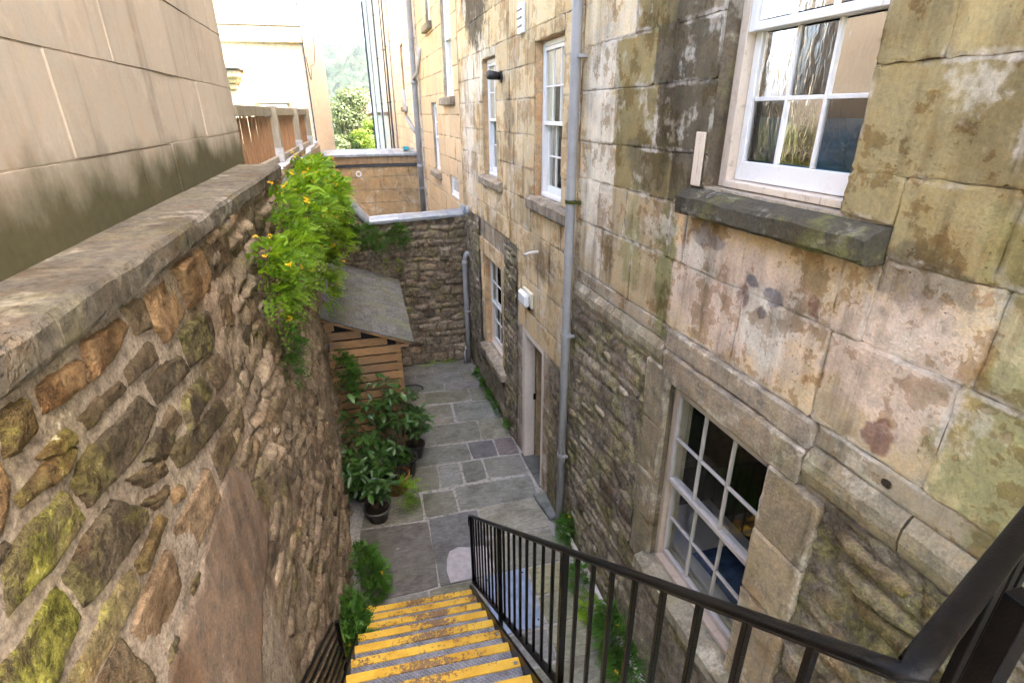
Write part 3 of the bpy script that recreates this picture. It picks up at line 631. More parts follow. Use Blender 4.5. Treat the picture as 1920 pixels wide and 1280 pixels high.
courses([0.0, .5, 1.0, 1.45, 1.82, 2.18], 6.78, 7.05, [], lambda y, z, r: mul((.44, .38, .33), r.uniform(.85, 1.15)), house, M['ashlar_far'], ln=.5, seed=14)
courses([1.0, 1.4, 1.8, 2.2, 2.7], 9.03, 9.28, [], near_col, house, M['ashlar_far'], ln=.5, seed=15); courses([1.0, 1.5, 1.95, 2.35, 2.7], 7.68, 7.90, [], near_col, house, M['ashlar_far'], ln=.5, seed=16)
courses([2.7, 2.98], 7.6, 9.35, [], near_col, house, M['ashlar_far'], ln=2, seed=17)
# rubble facing: displaced render with stones breaking through
rub1 = Rubble(HY0, 11, -.3, 3.6, .15, .32, 21)
def facing(rb, amp, seed, mortw, ms=1.0):
    def fn(U, V):
        p, rid = rb.eval(U, V); big = fbm(U*1.3, V*1.3, seed, 3); expo = sst(.30, .52, fbm(U*1.9+4, V*1.9, seed+3, 3))*ms
        h = p*expo*amp*(.35+rid) + (fbm(U*9, V*9, seed+8, 4)-.5)*amp*1.3 + (big-.5)*amp*1.2 + (vn(U*45, V*45, seed+2)-.5)*amp*.35
        return h, {'rnd': rid, 'mort': np.clip(1-p*expo*1.3, 0, 1)*mortw}
    return fn
npRW = lambda U, V, h: (2.15-.03*U-h, U, V)
def rubble_panel(y0, y1, z0, z1, res=.02, off=.018, amp=.020, rb=rub1, seed=31, name='rubble_facing', mat='rub_right', parent=None):
    f0 = facing(rb, amp, seed, .8)
    def fn(U, V):
        h, a = f0(U, V); return np.maximum(h+off, .004), a
    o = height_grid(name, y0, y1, z0, z1, res, fn, npRW, M[mat], parent or house); o['kind'] = 'stuff'; return o
rubble_panel(3.40, 4.99, -.1, 3.22, .018)
rubble_panel(5.0, 5.60, -.05, 2.18, .02); rubble_panel(7.0, 7.68, -.05, 3.3, .02); rubble_panel(7.68, 9.28, -.05, .86, .022); rubble_panel(9.28, 10.6, -.05, 3.3, .022)
rubble_panel(1.90, 3.40, -.1, 1.26, .03); rubble_panel(-.5, 1.66, 1.6, 3.18, .014, .02, .045, seed=44); rubble_panel(-.5, 1.9, -.1, 1.6, .05)
# single stones breaking out of the render
def lump(name, poly, hgt, mapf, mat, parent, col, seed=0, cut=1, rings=((1.0, -.6), (.985, .35), (.93, .8), (.8, .95), (.64, 1.0), (.46, 1.0), (.26, 1.0)), rough=.5, seg=.03):
    """a rough quarry-faced stone: an outline on the wall (u,v) raised to hgt"""
    P = [np.array(p, float) for p in poly]
    for _ in range(cut):
        Q = []
        for i in range(len(P)): a, b = P[i], P[(i+1) % len(P)]; Q += [a*.9+b*.1, a*.1+b*.9]
        P = Q
    R_ = []
    for i in range(len(P)):
        a, b = P[i], P[(i+1) % len(P)]; k = max(1, int(np.linalg.norm(b-a)/seg))
        for j in range(k): R_.append(a+(b-a)*j/k)
    P = np.array(R_); c = P.mean(0); n = len(P); V = []; F = []
    P = P + (np.stack([vn(P[:,0]*26, P[:,1]*26, seed), vn(P[:,0]*26, P[:,1]*26, seed+1)], 1)-.5)*.02
    def rel(q):
        f = fbm(q[:,0]*13, q[:,1]*17, seed+3, 4); g = 1-np.abs(fbm(q[:,0]*22, q[:,1]*30, seed+9, 3)*2-.9)
        return ((f-.47)*2.2 + (g-.8)*.9)*rough*hgt
    rr_ = random.Random(seed); tu, tv = rr_.uniform(-.25, .25), rr_.uniform(-.25, .25)
    for sc, hz in rings:
        q = c + (P-c)*sc; nz = rel(q)*(1 if sc < 1 else 0); tl = ((q-c)[:,0]*tu + (q-c)[:,1]*tv)*.5*(1 if sc < .99 else 0)
        for (u, v), dn, t_ in zip(q, nz, tl): V.append(mapf(hgt*hz+dn+t_, u, v))
    V.append(mapf(hgt*rings[-1][1]+float(rel(c[None, :])[0]), *c))
    K = len(rings)
    for k in range(K-1):
        for i in range(n): F.append((k*n+i, k*n+(i+1) % n, (k+1)*n+(i+1) % n, (k+1)*n+i))
    for i in range(n): F.append(((K-1)*n+i, (K-1)*n+(i+1) % n, K*n))
    m = MB(); m.v = V; m.f = F
    return m.build(name, mat, parent, True, col)
def faced_stone(name, poly, hgt, mapf, mat, parent, col, seed=0, res=.009, rough=1.0):
    """a stone with its own broken face: fine grid over the outline, steep arris, quarry-faced front"""
    P = np.array(poly, float); lo, hi = P.min(0)-.02, P.max(0)+.02
    gu, gv = np.meshgrid(np.arange(lo[0], hi[0], res), np.arange(lo[1], hi[1], res), indexing='ij'); n, m_ = gu.shape
    wu = gu+(fbm(gu*14, gv*14, seed)-.47)*.030; wv = gv+(fbm(gu*14+7, gv*14, seed+2)-.47)*.020
    d = np.full(gu.shape, 9.0); ins = np.zeros(gu.shape, bool); k = len(P)
    for i in range(k):
        (x0, y0), (x1, y1) = P[i], P[(i+1) % k]; ex, ey = x1-x0, y1-y0; t = np.clip(((wu-x0)*ex+(wv-y0)*ey)/(ex*ex+ey*ey), 0, 1)
        d = np.minimum(d, np.hypot(wu-x0-t*ex, wv-y0-t*ey)); ins ^= ((y0 > wv) != (y1 > wv)) & (wu < ex*(wv-y0)/(ey+1e-12)+x0)
    r = random.Random(seed); c = P.mean(0); ctr = (gu-c[0])*r.uniform(-.09, .09)+(gv-c[1])*r.uniform(-.12, .12)
    f = fbm(gu*15+seed, gv*19, 3, 5); g_ = np.abs(fbm(gu*9, gv*12+seed, 9, 4)*2-.95)
    h = hgt*sst(0, .013, d) + ((f-.47)*.022 - g_*.010 + (vn(gu*60, gv*60, 4)-.5)*.005)*rough*sst(0, .03, d) + ctr
    h = np.where(ins, h, -.022)
    ix = np.arange(n*m_).reshape(n, m_); keep = (ins[:-1,:-1]|ins[1:,:-1]|ins[1:,1:]|ins[:-1,1:]).ravel(); F = np.stack([ix[:-1,:-1].ravel(), ix[1:,:-1].ravel(), ix[1:,1:].ravel(), ix[:-1,1:].ravel()], 1)[keep]
    used = np.unique(F); mp_ = np.zeros(n*m_, int); mp_[used] = np.arange(len(used))
    V = np.array([mapf(h.flat[q], gu.flat[q], gv.flat[q]) for q in used])
    return mk(name, np_mesh(name, V, mp_[F]), mat, parent, False, col)
def scatter_stones(y0, y1, z0, z1, n, seed, mapf, parent, cols, szu=(.12, .30), szv=(.05, .12), hg=(.02, .045), rings=((1.0, -.3), (.92, .6), (.6, 1.0))):
    r = random.Random(seed); taken = []; got = 0
    for _ in range(n*25):
        if got >= n: break
        a, b = r.uniform(*szu)/2, r.uniform(*szv)/2; u, v = r.uniform(y0+a, y1-a), r.uniform(z0+b, z1-b)
        if any(abs(u-p) < a+c+.012 and abs(v-q) < b+d+.012 for p, q, c, d in taken): continue
        taken.append((u, v, a, b)); got += 1
        poly = [(u-a*r.uniform(.8,1), v-b*r.uniform(.6,1)), (u+a*r.uniform(.1,.5), v-b), (u+a*r.uniform(.8,1), v-b*r.uniform(.3,1)), (u+a, v+b*r.uniform(.3,1)), (u+a*r.uniform(-.4,.3), v+b), (u-a, v+b*r.uniform(.4,1))]
        c = mul(r.choice(cols), r.uniform(.8, 1.25))
        lump('stone', poly, r.uniform(*hg), mapf, M['rub'], parent, (*c, r.uniform(.1, .6)), r.randrange(999), 0, rings, .5, .06)
RC = [(.38,.32,.25), (.30,.25,.20), (.45,.39,.31), (.24,.20,.165)]
RWs = lambda n, y, z: RW(n+.012, y, z)
scatter_stones(3.42, 4.97, .1, 3.12, 60, 3, RWs, house, RC, (.08, .26), (.035, .085), (.010, .026))
scatter_stones(.2, 1.62, 1.9, 3.14, 40, 4, RWs, house, [(.34,.28,.19), (.42,.37,.28), (.28,.22,.14)], (.15, .5), (.05, .14), (.015, .05))
scatter_stones(7.05, 7.66, .1, 3.2, 26, 5, RWs, house, RC, (.1, .26), (.04, .09), (.01, .025)); scatter_stones(9.3, 10.5, .1, 3.2, 34, 6, RWs, house, RC, (.12, .3), (.04, .09), (.01, .025))
# dressed stones round the lower window, lintels and string course
def qcol(y, z, r): return mul((.34, .29, .215), r.uniform(.85, 1.15))
courses([1.26, 1.75, 2.2, 2.7, 3.22], 3.11, 3.40, [], qcol, house, M['lintel'], ln=.6, seed=31, proud=.035, depth=.06, jit=.006, relief=.012)
courses([.7, 1.15, 1.55, 2.2, 2.68, 3.14], 1.66, 2.045, [], lambda y, z, r: mul((.40, .325, .235), r.uniform(.85, 1.12)), house, M['lintel'], ln=.6, seed=32, proud=.035, depth=.06, jit=.006, relief=.012)
block(1.84, 3.20, 3.135, 3.365, .034, (.40, .33, .255), house, M['lintel'], name='lintel', depth=.08, jit=.008, relief=.012)
block(1.83, 3.21, 3.372, 3.535, .022, (.42, .35, .28), house, M['lintel'], name='lintel', depth=.08, jit=.01, relief=.015)
for a, b in ((3.22, 4.05), (4.06, 4.93), (1.28, 1.822), (.55, 1.275), (-.4, .54)):
    m = MB(); N = 9
    for i in range(N+1):
        y = a+.004+(b-a-.008)*i/N; w_ = random.uniform(-.006, .006)
        for n_, z in ((-.03, 3.19), (.022+w_, 3.20), (.042+w_, 3.27), (.040+w_, 3.335), (.008, 3.40), (-.03, 3.40)): m.v.append(RW(n_, y, z+random.uniform(-.003, .003)))
    for i in range(N):
        for k in range(5): m.f.append((i*6+k, (i+1)*6+k, (i+1)*6+k+1, i*6+k+1))
    m.f += [tuple(range(6)), tuple(N*6+k for k in range(6))[::-1]]
    m.build('string_course', M['lintel'], house, False, (.33, .285, .21, 1))
block(3.42, 4.98, 3.405, 3.54, .004, (.45, .38, .29), house, M['ashlar']); block(-2, 1.825, 3.405, 3.54, .004, (.42, .36, .27), house, M['ashlar'])
block(3.22, 3.42, 3.405, 3.54, .004, (.3, .27, .17), house, M['ashlar'])

def sill(y0, y1, z0, z1, out, mat, slope=.03, rough=.008, name='sill', parent=None, mapf=RW, back=.20):
    m = MB(); N = max(3, int((y1-y0)/.09)); r = random.Random(int(y0*100))
    for i in range(N+1):
        y = y0+(y1-y0)*i/N; j = lambda: r.uniform(-rough, rough)
        for n_, z in ((-back, z0), (-.02, z0), (out-.015+j(), z0+j()), (out+j(), z0+.02+j()), (out+j(), z1-slope-.015+j()), (out-.02+j(), z1-slope+j()), (out*.4, z1-slope*.4+j()), (-.05, z1+j()*.4), (-back, z1)): m.v.append(mapf(n_, y, z))
    for i in range(N):
        for k in range(8): m.f.append((i*9+k, (i+1)*9+k, (i+1)*9+k+1, i*9+k+1))
    m.f += [tuple(range(9)), tuple(N*9+k for k in range(9))[::-1]]
    return m.build(name, mat, parent or house, False, (.30, .27, .21, 1))

def sash_window(name, hole, cols, rows, frame_m, bar_m, glass_m, parent, mapf=RW, set0=.07, boxw=.055, low_off=.05, room=None, label=None, bar=.018, single=False, bottom=.075, stile=.035):
    """box frame with two sliding sashes; panes and bars are parts of the window"""
    a, b, c, d = hole; mp = lambda n, y, z: mapf(n, y, z); W = MB()
    d0, d1 = -set0-.12, -set0
    W.box(d0, d1, a+.006, a+boxw, c+.004, d-.007, mp, .004); W.box(d0, d1, b-boxw, b-.006, c+.004, d-.004, mp, .004)
    W.box(d0, d1, a+boxw+.0005, b-boxw-.0005, d-boxw, d-.009, mp, .003); W.box(d0+.004, d1+.02, a+boxw+.0005, b-boxw-.0005, c+.006, c+.045, mp, .004)
    o = W.build(name, frame_m, parent)
    if label: o['label'] = label
    ya, yb = a+boxw+.004, b-boxw-.004; zmid = (c+d)/2-.01
    sashes = [(c+.048, d-boxw-.003, -set0-.03)] if single else [(zmid-.02, d-boxw-.003, -set0-.02), (c+.048, zmid+.02, -set0-.02-low_off)]
    for si, (z0, z1, n) in enumerate(sashes):
        S = MB(); t = .018; bt = bottom if (si == 1 or single) else .045
        S.box(n-t, n+t, ya, ya+stile, z0, z1, mp, .003); S.box(n-t, n+t, yb-stile, yb, z0, z1, mp, .003)
        S.box(n-t-.001, n+t+.001, ya+stile+.0004, yb-stile-.0004, z0+.001, z0+bt, mp, .004); S.box(n-t-.001, n+t+.001, ya+stile+.0004, yb-stile-.0004, z1-.04, z1-.001, mp, .003)
        S.build('sash', bar_m, o)
        gy0, gy1, gz0, gz1 = ya+stile, yb-stile, z0+bt, z1-.04; ys = [gy0+(gy1-gy0)*i/cols for i in range(cols+1)]; zs = [gz0+(gz1-gz0)*i/rows for i in range(rows+1)]
        for y in ys[1:-1]:
            B = MB(); B.box(n-.014, n+.014, y-bar/2, y+bar/2, gz0+.0005, gz1-.0005, mp, .003); B.build('glazing_bar', bar_m, o)
        for z in zs[1:-1]:
            for y, y2 in zip(ys, ys[1:]):
                B = MB(); B.box(n-.0135, n+.0135, y+bar/2+.0003, y2-bar/2-.0003, z-bar/2, z+bar/2, mp, .003); B.build('glazing_bar', bar_m, o)
        for y, y2 in zip(ys, ys[1:]):
            for z, z2 in zip(zs, zs[1:]):
                G = MB(); k = bar/2-.002; tl = random.uniform(-.0012, .0012)
                G.quad(mp(n+tl, y+k, z+k), mp(n-tl, y2-k, z+k), mp(n-tl, y2-k, z2-k), mp(n+tl, y+k, z2-k)); G.build('pane', glass_m, o)
    return o
sash_window('window', BIG, 3, 2, M['cream_paint'], M['white'], M['glass_wavy'], house, set0=.10, boxw=.075, low_off=.055, stile=.05, bottom=.11, bar=.022, label='large white sash window of rippled glass near the top right')
sill(1.725, 3.145, 4.39, 4.555, .115, M['sill'], .045, .006)
sash_window('window', LOW, 3, 2, M['worn_paint'], M['mauve_paint'], M['glass'], house, set0=.045, boxw=.05, low_off=.04, stile=.022, bottom=.05, label='dark basement sash window behind the iron railing')
sill(1.93, 3.15, 1.265, 1.425, .13, M['lintel'], .02, .008)
sash_window('window', WL, 3, 2, M['white'], M['white'], M['glass_reed'], house, set0=.09, boxw=.06, low_off=.05, label='white sash window of reeded glass beside the tall downpipe')
sill(5.12, 6.44, 3.90, 4.07, .07, M['sill_pale'], .03)
sash_window('window', W2, 2, 2, M['white'], M['white'], M['glass_reed'], house, set0=.08, boxw=.06, label='white sash window above the end wall')
sill(7.76, 8.98, 3.92, 4.07, .07, M['sill_pale'], .03)
sash_window('window', L2, 3, 2, M['cream_paint'], M['white'], M['glass'], house, set0=.10, boxw=.05, label='white basement sash window beyond the doorway')
sill(7.60, 9.08, .86, 1.0, .12, M['sill_pale'], .02)
sash_window('window', UP1, 3, 2, M['white'], M['white'], M['glass'], house); sash_window('window', UP2, 2, 2, M['white'], M['white'], M['glass'], house)
for (a, b, c, d) in (WL, W2):
    m = MB(); m.box(-.34, -.335, a+.03, b-.03, c+.02, d-.02, RW); m.build('net_curtain', M['net'], house)
# doorway: painted frame, door folded back inside
df = MB(); fm = lambda n, y, z: RW(n, y, z)
df.box(-.16, .005, 6.665, 6.778, .0, 2.178, fm, .006).box(-.16, .005, 5.882, 5.945, .0, 2.178, fm, .006).box(-.158, .003, 5.946, 6.664, 2.10, 2.176, fm, .005)
df.build('door_frame', M['door_paint'], house)
dl = MB(); dl.box(-.98, -.17, 6.62, 6.66, .02, 2.08, fm, .004)
dr = dl.build('door', M['ochre'], house); hd = MB(); hd.tube([RW(-.9, 6.60, 1.02), RW(-.9, 6.56, 1.02), RW(-.80, 6.56, 1.02)], .011, 8); hd.build('door_handle', M['black_iron'], dr)
hg = MB(); hg.box(-.165, -.13, 6.645, 6.664, 1.02, 1.12, fm, .003); hg.build('latch', M['black_iron'], house)
ps = MB(); ps.quad((2.1, 6.88, 0), (4.3, 6.88, 0), (4.3, 6.88, 2.4), (2.1, 6.88, 2.4)).quad((4.15, 5.7, 0), (4.15, 6.9, 0), (4.15, 6.9, 2.4), (4.15, 5.7, 2.4)); ps.build('passage_wall', M['ochre'], house)
flagstone([(1.915, 6.77), (2.3, 6.76), (2.32, 5.9), (1.95, 5.9)], .012, (.15, .15, .14)); flagstone([(2.33, 6.77), (4.1, 6.76), (4.1, 5.76), (2.34, 5.76)], .008, (.12, .12, .11)); flagstone([(1.80, 5.72), (2.05, 5.72), (2.06, 5.2), (1.87, 5.2)], .06, (.17, .18, .17))
# things seen in the basement room
wb = MB(); wb.box(-.85, -.26, 1.6, 3.6, 1.36, 1.42, RW, .01).box(-.95, -.86, 1.6, 3.6, .95, 1.42, RW, .01); wb.build('window_board', M['mauve_paint'], house)
bl = height_grid('blue_cushion', 2.15, 3.0, -.75, -.35, .04, lambda U, V: (.14*np.sin(np.clip((U-2.15)/.85, 0, 1)*3.14)**.5*np.sin(np.clip((V+.75)/.4, 0, 1)*3.14)**.5+.03*fbm(U*6, V*6, 4), {}), lambda U, V, h: (2.15-.03*U-V, U, 1.42+h), M['blue_cloth'])
bl.location = (0,0,0); tag(bl, 'crumpled blue cloth lying inside the basement window', 'cloth')
bb = MB(); bb.box(-.30, -.29, BIG[0]+.02, BIG[1]-.02, BIG[2], BIG[2]+.40, RW); bb.build('blind', M['blind'], house)

# ================================================================== LEFT RETAINING WALL
rwall = empty('retaining_wall', (-.9, 4, 0), 'old rubble stone retaining wall with slab coping along the left side', 'wall')
LW = lambda n, y, z: (LX(y, z)+n, y, z)
npLW = lambda U, V, h: (-.69-.03*np.maximum(0, U-5)-.029*V+h, U, V)
def bedfn(U, V):
    h = (fbm(U*6, V*6, 71, 4)-.5)*.025 + (vn(U*40, V*40, 5)-.5)*.006
    k = sst(2.1, 2.4, U); h = (h+.003)*(1-k) + k*(-.004)
    return h, {'rnd': fbm(U*3, V*3, 8), 'mort': np.full_like(U, .9)}
height_grid('mortar_bed', -.8, 2.4, 0, 4.46, .022, bedfn, npLW, M['mortar'], rwall)
rub2 = Rubble(2, 11, -.2, 4.6, .13, .30, 55)
_f2 = facing(rub2, .036, 61, .65, 1.25)
def erod(U, V):
    h, a = _f2(U, V); k = sst(2.38, 2.8, U)
    return h*k + (1-k)*(-.004) + (fbm(U*1.1, V*.9, 77, 3)-.5)*.05*k, a
er = height_grid('eroded_facing', 2.4, 10.55, -.05, 4.46, .02, erod, npLW, M['rub_left'], rwall); er['kind'] = 'stuff'
SC = {0: (.17,.13,.085,.15), 1: (.31,.205,.115,.05), 2: (.26,.195,.10,.4), 3: (.13,.105,.073,.3), 4: (.21,.18,.095,.95), 5: (.36,.26,.17,.0), 6: (.33,.27,.15,.6)}
LST = [(0, [(2.849, 4.405), (3.25, 4.386), (3.3, 4.227), (2.898, 4.214)]), (1, [(2.45, 4.41), (2.815, 4.404), (2.882, 4.199), (2.484, 4.227)]), (1, [(2.08, 4.401), (2.369, 4.401), (2.392, 4.217), (2.125, 4.21), (2.075, 4.289)]), (0, [(1.888, 4.426), (2.048, 4.405), (2.056, 4.29), (1.932, 4.311)]), (1, [(1.618, 4.422), (1.857, 4.406), (1.913, 4.346), (1.726, 4.315), (1.573, 4.323)]), (1, [(1.368, 4.412), (1.554, 4.395), (1.567, 4.343), (1.526, 4.319), (1.357, 4.332)]), (2, [(1.24, 4.416), (1.303, 4.408), (1.308, 4.321), (1.221, 4.314), (1.18, 4.332)]), (0, [(3.37, 4.329), (3.834, 4.302), (4.029, 4.135), (3.469, 4.15)]), (0, [(1.764, 4.259), (1.991, 4.259), (2.017, 4.182), (1.774, 4.201)]), (0, [(1.473, 4.263), (1.705, 4.256), (1.732, 4.204), (1.498, 4.213)]), (2, [(1.263, 4.27), (1.401, 4.273), (1.417, 4.218), (1.325, 4.22)]), (0, [(2.855, 4.139), (3.14, 4.088), (3.07, 3.905), (2.822, 4.001)]), (3, [(2.278, 4.178), (2.645, 4.144), (2.658, 4.025), (2.563, 3.969), (2.308, 4.022)]), (3, [(1.873, 4.165), (2.178, 4.124), (2.213, 4.033), (1.902, 4.054)]), (3, [(1.414, 4.162), (1.793, 4.15), (1.888, 4.039), (1.695, 3.999), (1.379, 4.05), (1.357, 4.14)]), (0, [(2.466, 3.957), (2.742, 3.911), (2.744, 3.784), (2.518, 3.796)]), (3, [(2.113, 3.968), (2.369, 3.939), (2.416, 3.831), (2.057, 3.848)]), (0, [(1.865, 3.992), (2.004, 3.988), (2.052, 3.894), (1.87, 3.912)]), (3, [(1.685, 3.97), (1.848, 3.995), (1.973, 3.884), (1.817, 3.876)]), (2, [(1.161, 4.249), (1.329, 4.249), (1.399, 4.207), (1.32, 4.178), (1.171, 4.206)]), (4, [(1.12, 4.164), (1.282, 4.152), (1.306, 4.05), (1.161, 4.036), (0.99, 4.063), (1.053, 4.153)]), (3, [(1.308, 4.0), (1.455, 3.986), (1.551, 3.87), (1.535, 3.833), (1.302, 3.842), (1.208, 3.861), (1.189, 3.983)]), (0, [(1.569, 3.977), (1.774, 3.913), (1.793, 3.829), (1.642, 3.883)]), (0, [(1.606, 3.861), (1.712, 3.824), (1.78, 3.815), (1.741, 3.773), (1.653, 3.799)]), (1, [(1.773, 3.764), (1.862, 3.744), (1.876, 3.663), (1.766, 3.712)]), (5, [(1.667, 3.65), (2.076, 3.626), (2.101, 3.461), (1.687, 3.446), (1.651, 3.546)]), (2, [(1.448, 3.768), (1.657, 3.764), (1.706, 3.713), (1.456, 3.708)]), (6, [(1.253, 3.796), (1.398, 3.776), (1.395, 3.69), (1.113, 3.702), (1.047, 3.798)]), (5, [(1.362, 3.651), (1.603, 3.644), (1.622, 3.472), (1.345, 3.439), (1.323, 3.638)]), (4, [(0.904, 3.942), (0.946, 4.002), (1.16, 3.99), (1.177, 3.859), (1.022, 3.841), (0.959, 3.856)]), (0, [(1.12, 3.685), (1.263, 3.677), (1.297, 3.474), (1.246, 3.467)]), (1, [(1.176, 4.362), (1.166, 4.285), (1.144, 4.244), (1.086, 4.2), (1.062, 4.218)]), (3, [(2.042, 3.832), (2.237, 3.781), (2.477, 3.758), (2.507, 3.649), (2.233, 3.689), (2.062, 3.722)]), (0, [(3.205, 4.144), (3.469, 4.103), (3.522, 3.907), (3.216, 3.941)]), (0, [(1.856, 3.897), (2.032, 3.847), (2.041, 3.727), (1.887, 3.794)])] + [(3, [(.62, 4.16), (.88, 4.17), (.86, 4.03), (.60, 4.02)]), (2, [(.66, 4.40), (.95, 4.40), (.96, 4.22), (.65, 4.23)]), (4, [(.5, 3.98), (.80, 3.99), (.82, 3.83), (.5, 3.83)]), (6, [(.6, 3.78), (.95, 3.78), (.96, 3.66), (.6, 3.65)]), (3, [(.7, 3.62), (1.02, 3.62), (1.12, 3.42), (.7, 3.42)]), (3, [(.75, 3.38), (1.15, 3.38), (1.18, 3.22), (.75, 3.22)]), (3, [(2.82, 3.74), (3.1, 3.72), (3.12, 3.56), (2.84, 3.58)]), (0, [(2.55, 3.60), (2.76, 3.58), (2.75, 3.45), (2.55, 3.47)]), (0, [(2.22, 3.62), (2.48, 3.60), (2.48, 3.48), (2.23, 3.48)]), (3, [(3.16, 3.85), (3.52, 3.82), (3.55, 3.66), (3.18, 3.68)])]
for i, (k, poly) in enumerate(LST):
    c = SC[k]; r = random.Random(i*7+1); b = r.uniform(.85, 1.15); flat = k in (5, 6)
    cc_ = np.mean(poly, 0); poly = [tuple(np.minimum(cc_+(np.array(q_)-cc_)*1.10, (9, 4.452))) for q_ in poly]
    faced_stone('stone', poly, .010 if flat else r.uniform(.014, .024), LW, M['rub'], rwall, (*mul(c[:3], b), c[3]), i*13+5, .009, .2 if flat else .65)
# small packing stones in the joints
_r = random.Random(77); _put = []; _PL = [np.array(q_) for _, q_ in LST]
for _ in range(2500):
    if len(_put) >= 6: break
    y_, z_ = _r.uniform(.85, 2.75), _r.uniform(3.3, 4.4); a_, b_ = _r.uniform(.025, .07), _r.uniform(.018, .035)
    if any(P_[:, 0].min()-a_*.7 < y_ < P_[:, 0].max()+a_*.7 and P_[:, 1].min()-b_*.7 < z_ < P_[:, 1].max()+b_*.7 for P_ in _PL): continue
    if any(abs(y_-u_) < a_+c_+.008 and abs(z_-v_) < b_+d_+.008 for u_, v_, c_, d_ in _put): continue
    _put.append((y_, z_, a_, b_)); c_ = SC[_r.choice((0, 0, 3, 1, 2))]
    faced_stone('stone', [(y_-a_, z_-b_*.7), (y_+a_*.3, z_-b_), (y_+a_, z_-b_*.5), (y_+a_*.9, z_+b_*.8), (y_-a_*.2, z_+b_), (y_-a_*.9, z_+b_*.6)], _r.uniform(.010, .018), LW, M['rub'], rwall, (*mul(c_[:3], _r.uniform(.85, 1.2)), c_[3]), 500+len(_put), .010, .8)
# smooth render patch below the coursed stones
pp = [(2.11, 3.42), (2.33, 3.42), (2.55, 3.32), (2.70, 2.85), (2.50, 2.72), (2.15, 2.62), (1.9, 2.3), (1.2, 2.2), (1.0, 3.18), (1.32, 3.36), (1.70, 3.39)]
def inside(poly, U, V):
    r = np.zeros(U.shape, bool); n = len(poly)
    for i in range(n):
        (x0, y0), (x1, y1) = poly[i], poly[(i+1) % n]; c = ((y0 > V) != (y1 > V)) & (U < (x1-x0)*(V-y0)/(y1-y0+1e-12)+x0); r ^= c
    return r
gu, gv = np.meshgrid(np.arange(.95, 2.8, .022), np.arange(2.1, 3.5, .022), indexing='ij'); wu = gu+(fbm(gu*7, gv*7, 3)-.47)*.12; wv = gv+(fbm(gu*7+3, gv*7, 6)-.47)*.12
ins = inside(pp, wu, wv); nu_, nv_ = gu.shape; hh_ = np.where(ins, .012, -.004)+(fbm(gu*3, gv*3, 8)-.5)*.012
P_ = np.stack(npLW(gu.ravel(), gv.ravel(), hh_.ravel()), 1); ix = np.arange(nu_*nv_).reshape(nu_, nv_); keep = (ins[:-1,:-1]|ins[1:,:-1]|ins[1:,1:]|ins[:-1,1:]).ravel()
F_ = np.stack([ix[:-1,:-1].ravel(), ix[1:,:-1].ravel(), ix[1:,1:].ravel(), ix[:-1,1:].ravel()], 1)[keep]
mk('render_patch', np_mesh('render_patch', P_, F_), M['patch'], rwall)
# stones along the eroded part
def stones_course(y0, y1, z0, z1, n, seed, hg, szu, szv): scatter_stones(y0, y1, z0, z1, n, seed, lambda nn, y, z: LW(nn, y, z), rwall, [(.32,.255,.185), (.24,.19,.14), (.40,.32,.24), (.20,.165,.125)], szu, szv, hg)
stones_course(2.5, 4.4, 2.0, 3.75, 75, 81, (.010, .024), (.14, .34), (.07, .16)); stones_course(3.3, 6.2, 2.6, 4.36, 75, 82, (.012, .03), (.16, .36), (.07, .16)); stones_course(3.2, 5.6, .3, 2.5, 60, 83, (.012, .03), (.16, .36), (.07, .16))
# coping slabs
def LB(y): return -1.0 - .026*y                                     # face of the left house
yj = [-.8, .45, 1.48, 1.92, 2.60, 3.55, 4.62, 5.74]
for a, b in zip(yj, yj[1:]):
    m = MB(); N = max(3, int((b-a)/.12)); r = random.Random(int(a*50)+7)
    for i in range(N+1):
        y = a+.002+(b-a-.004)*i/N; j = lambda k=.004: r.uniform(-k, k)
        for x, z in ((LB(y)-.03, 4.44), (-.80, 4.448), (-.787+j(), 4.452+j()), (-.783+j(), 4.468+j()), (-.783+j(), 4.535+j()), (-.797+j(), 4.555+j()), (-.86, 4.560+j(.002)), (-.95, 4.563+j(.002)), (LB(y)-.03, 4.566)): m.v.append((x, y, z))
    for i in range(N):
        for k in range(8): m.f.append((i*9+k, (i+1)*9+k, (i+1)*9+k+1, i*9+k+1))
    m.f += [tuple(range(9)), tuple(N*9+k for k in range(9))[::-1]]
    m.build('coping_slab', M['coping'], rwall)
core = MB(); core.box(-1.6, -.84, -.8, 5.72, -.3, 4.44).box(-1.6, -1.0, 5.75, 14.5, -.3, 4.30); core.build('wall_core', M['mortar'], rwall)
for a, b in ((5.76, 7.4), (7.41, 9.2), (9.21, 11.1), (11.11, 13.0), (13.01, 14.6)):
    m = MB(); m.box(-1.45, LX((a+b)/2, 4.4)+.04, a, b, 4.31, 4.385, None, .012); m.build('coping_slab', M['lead_stone'] if 'lead_stone' in M else M['coping_pale'], rwall)

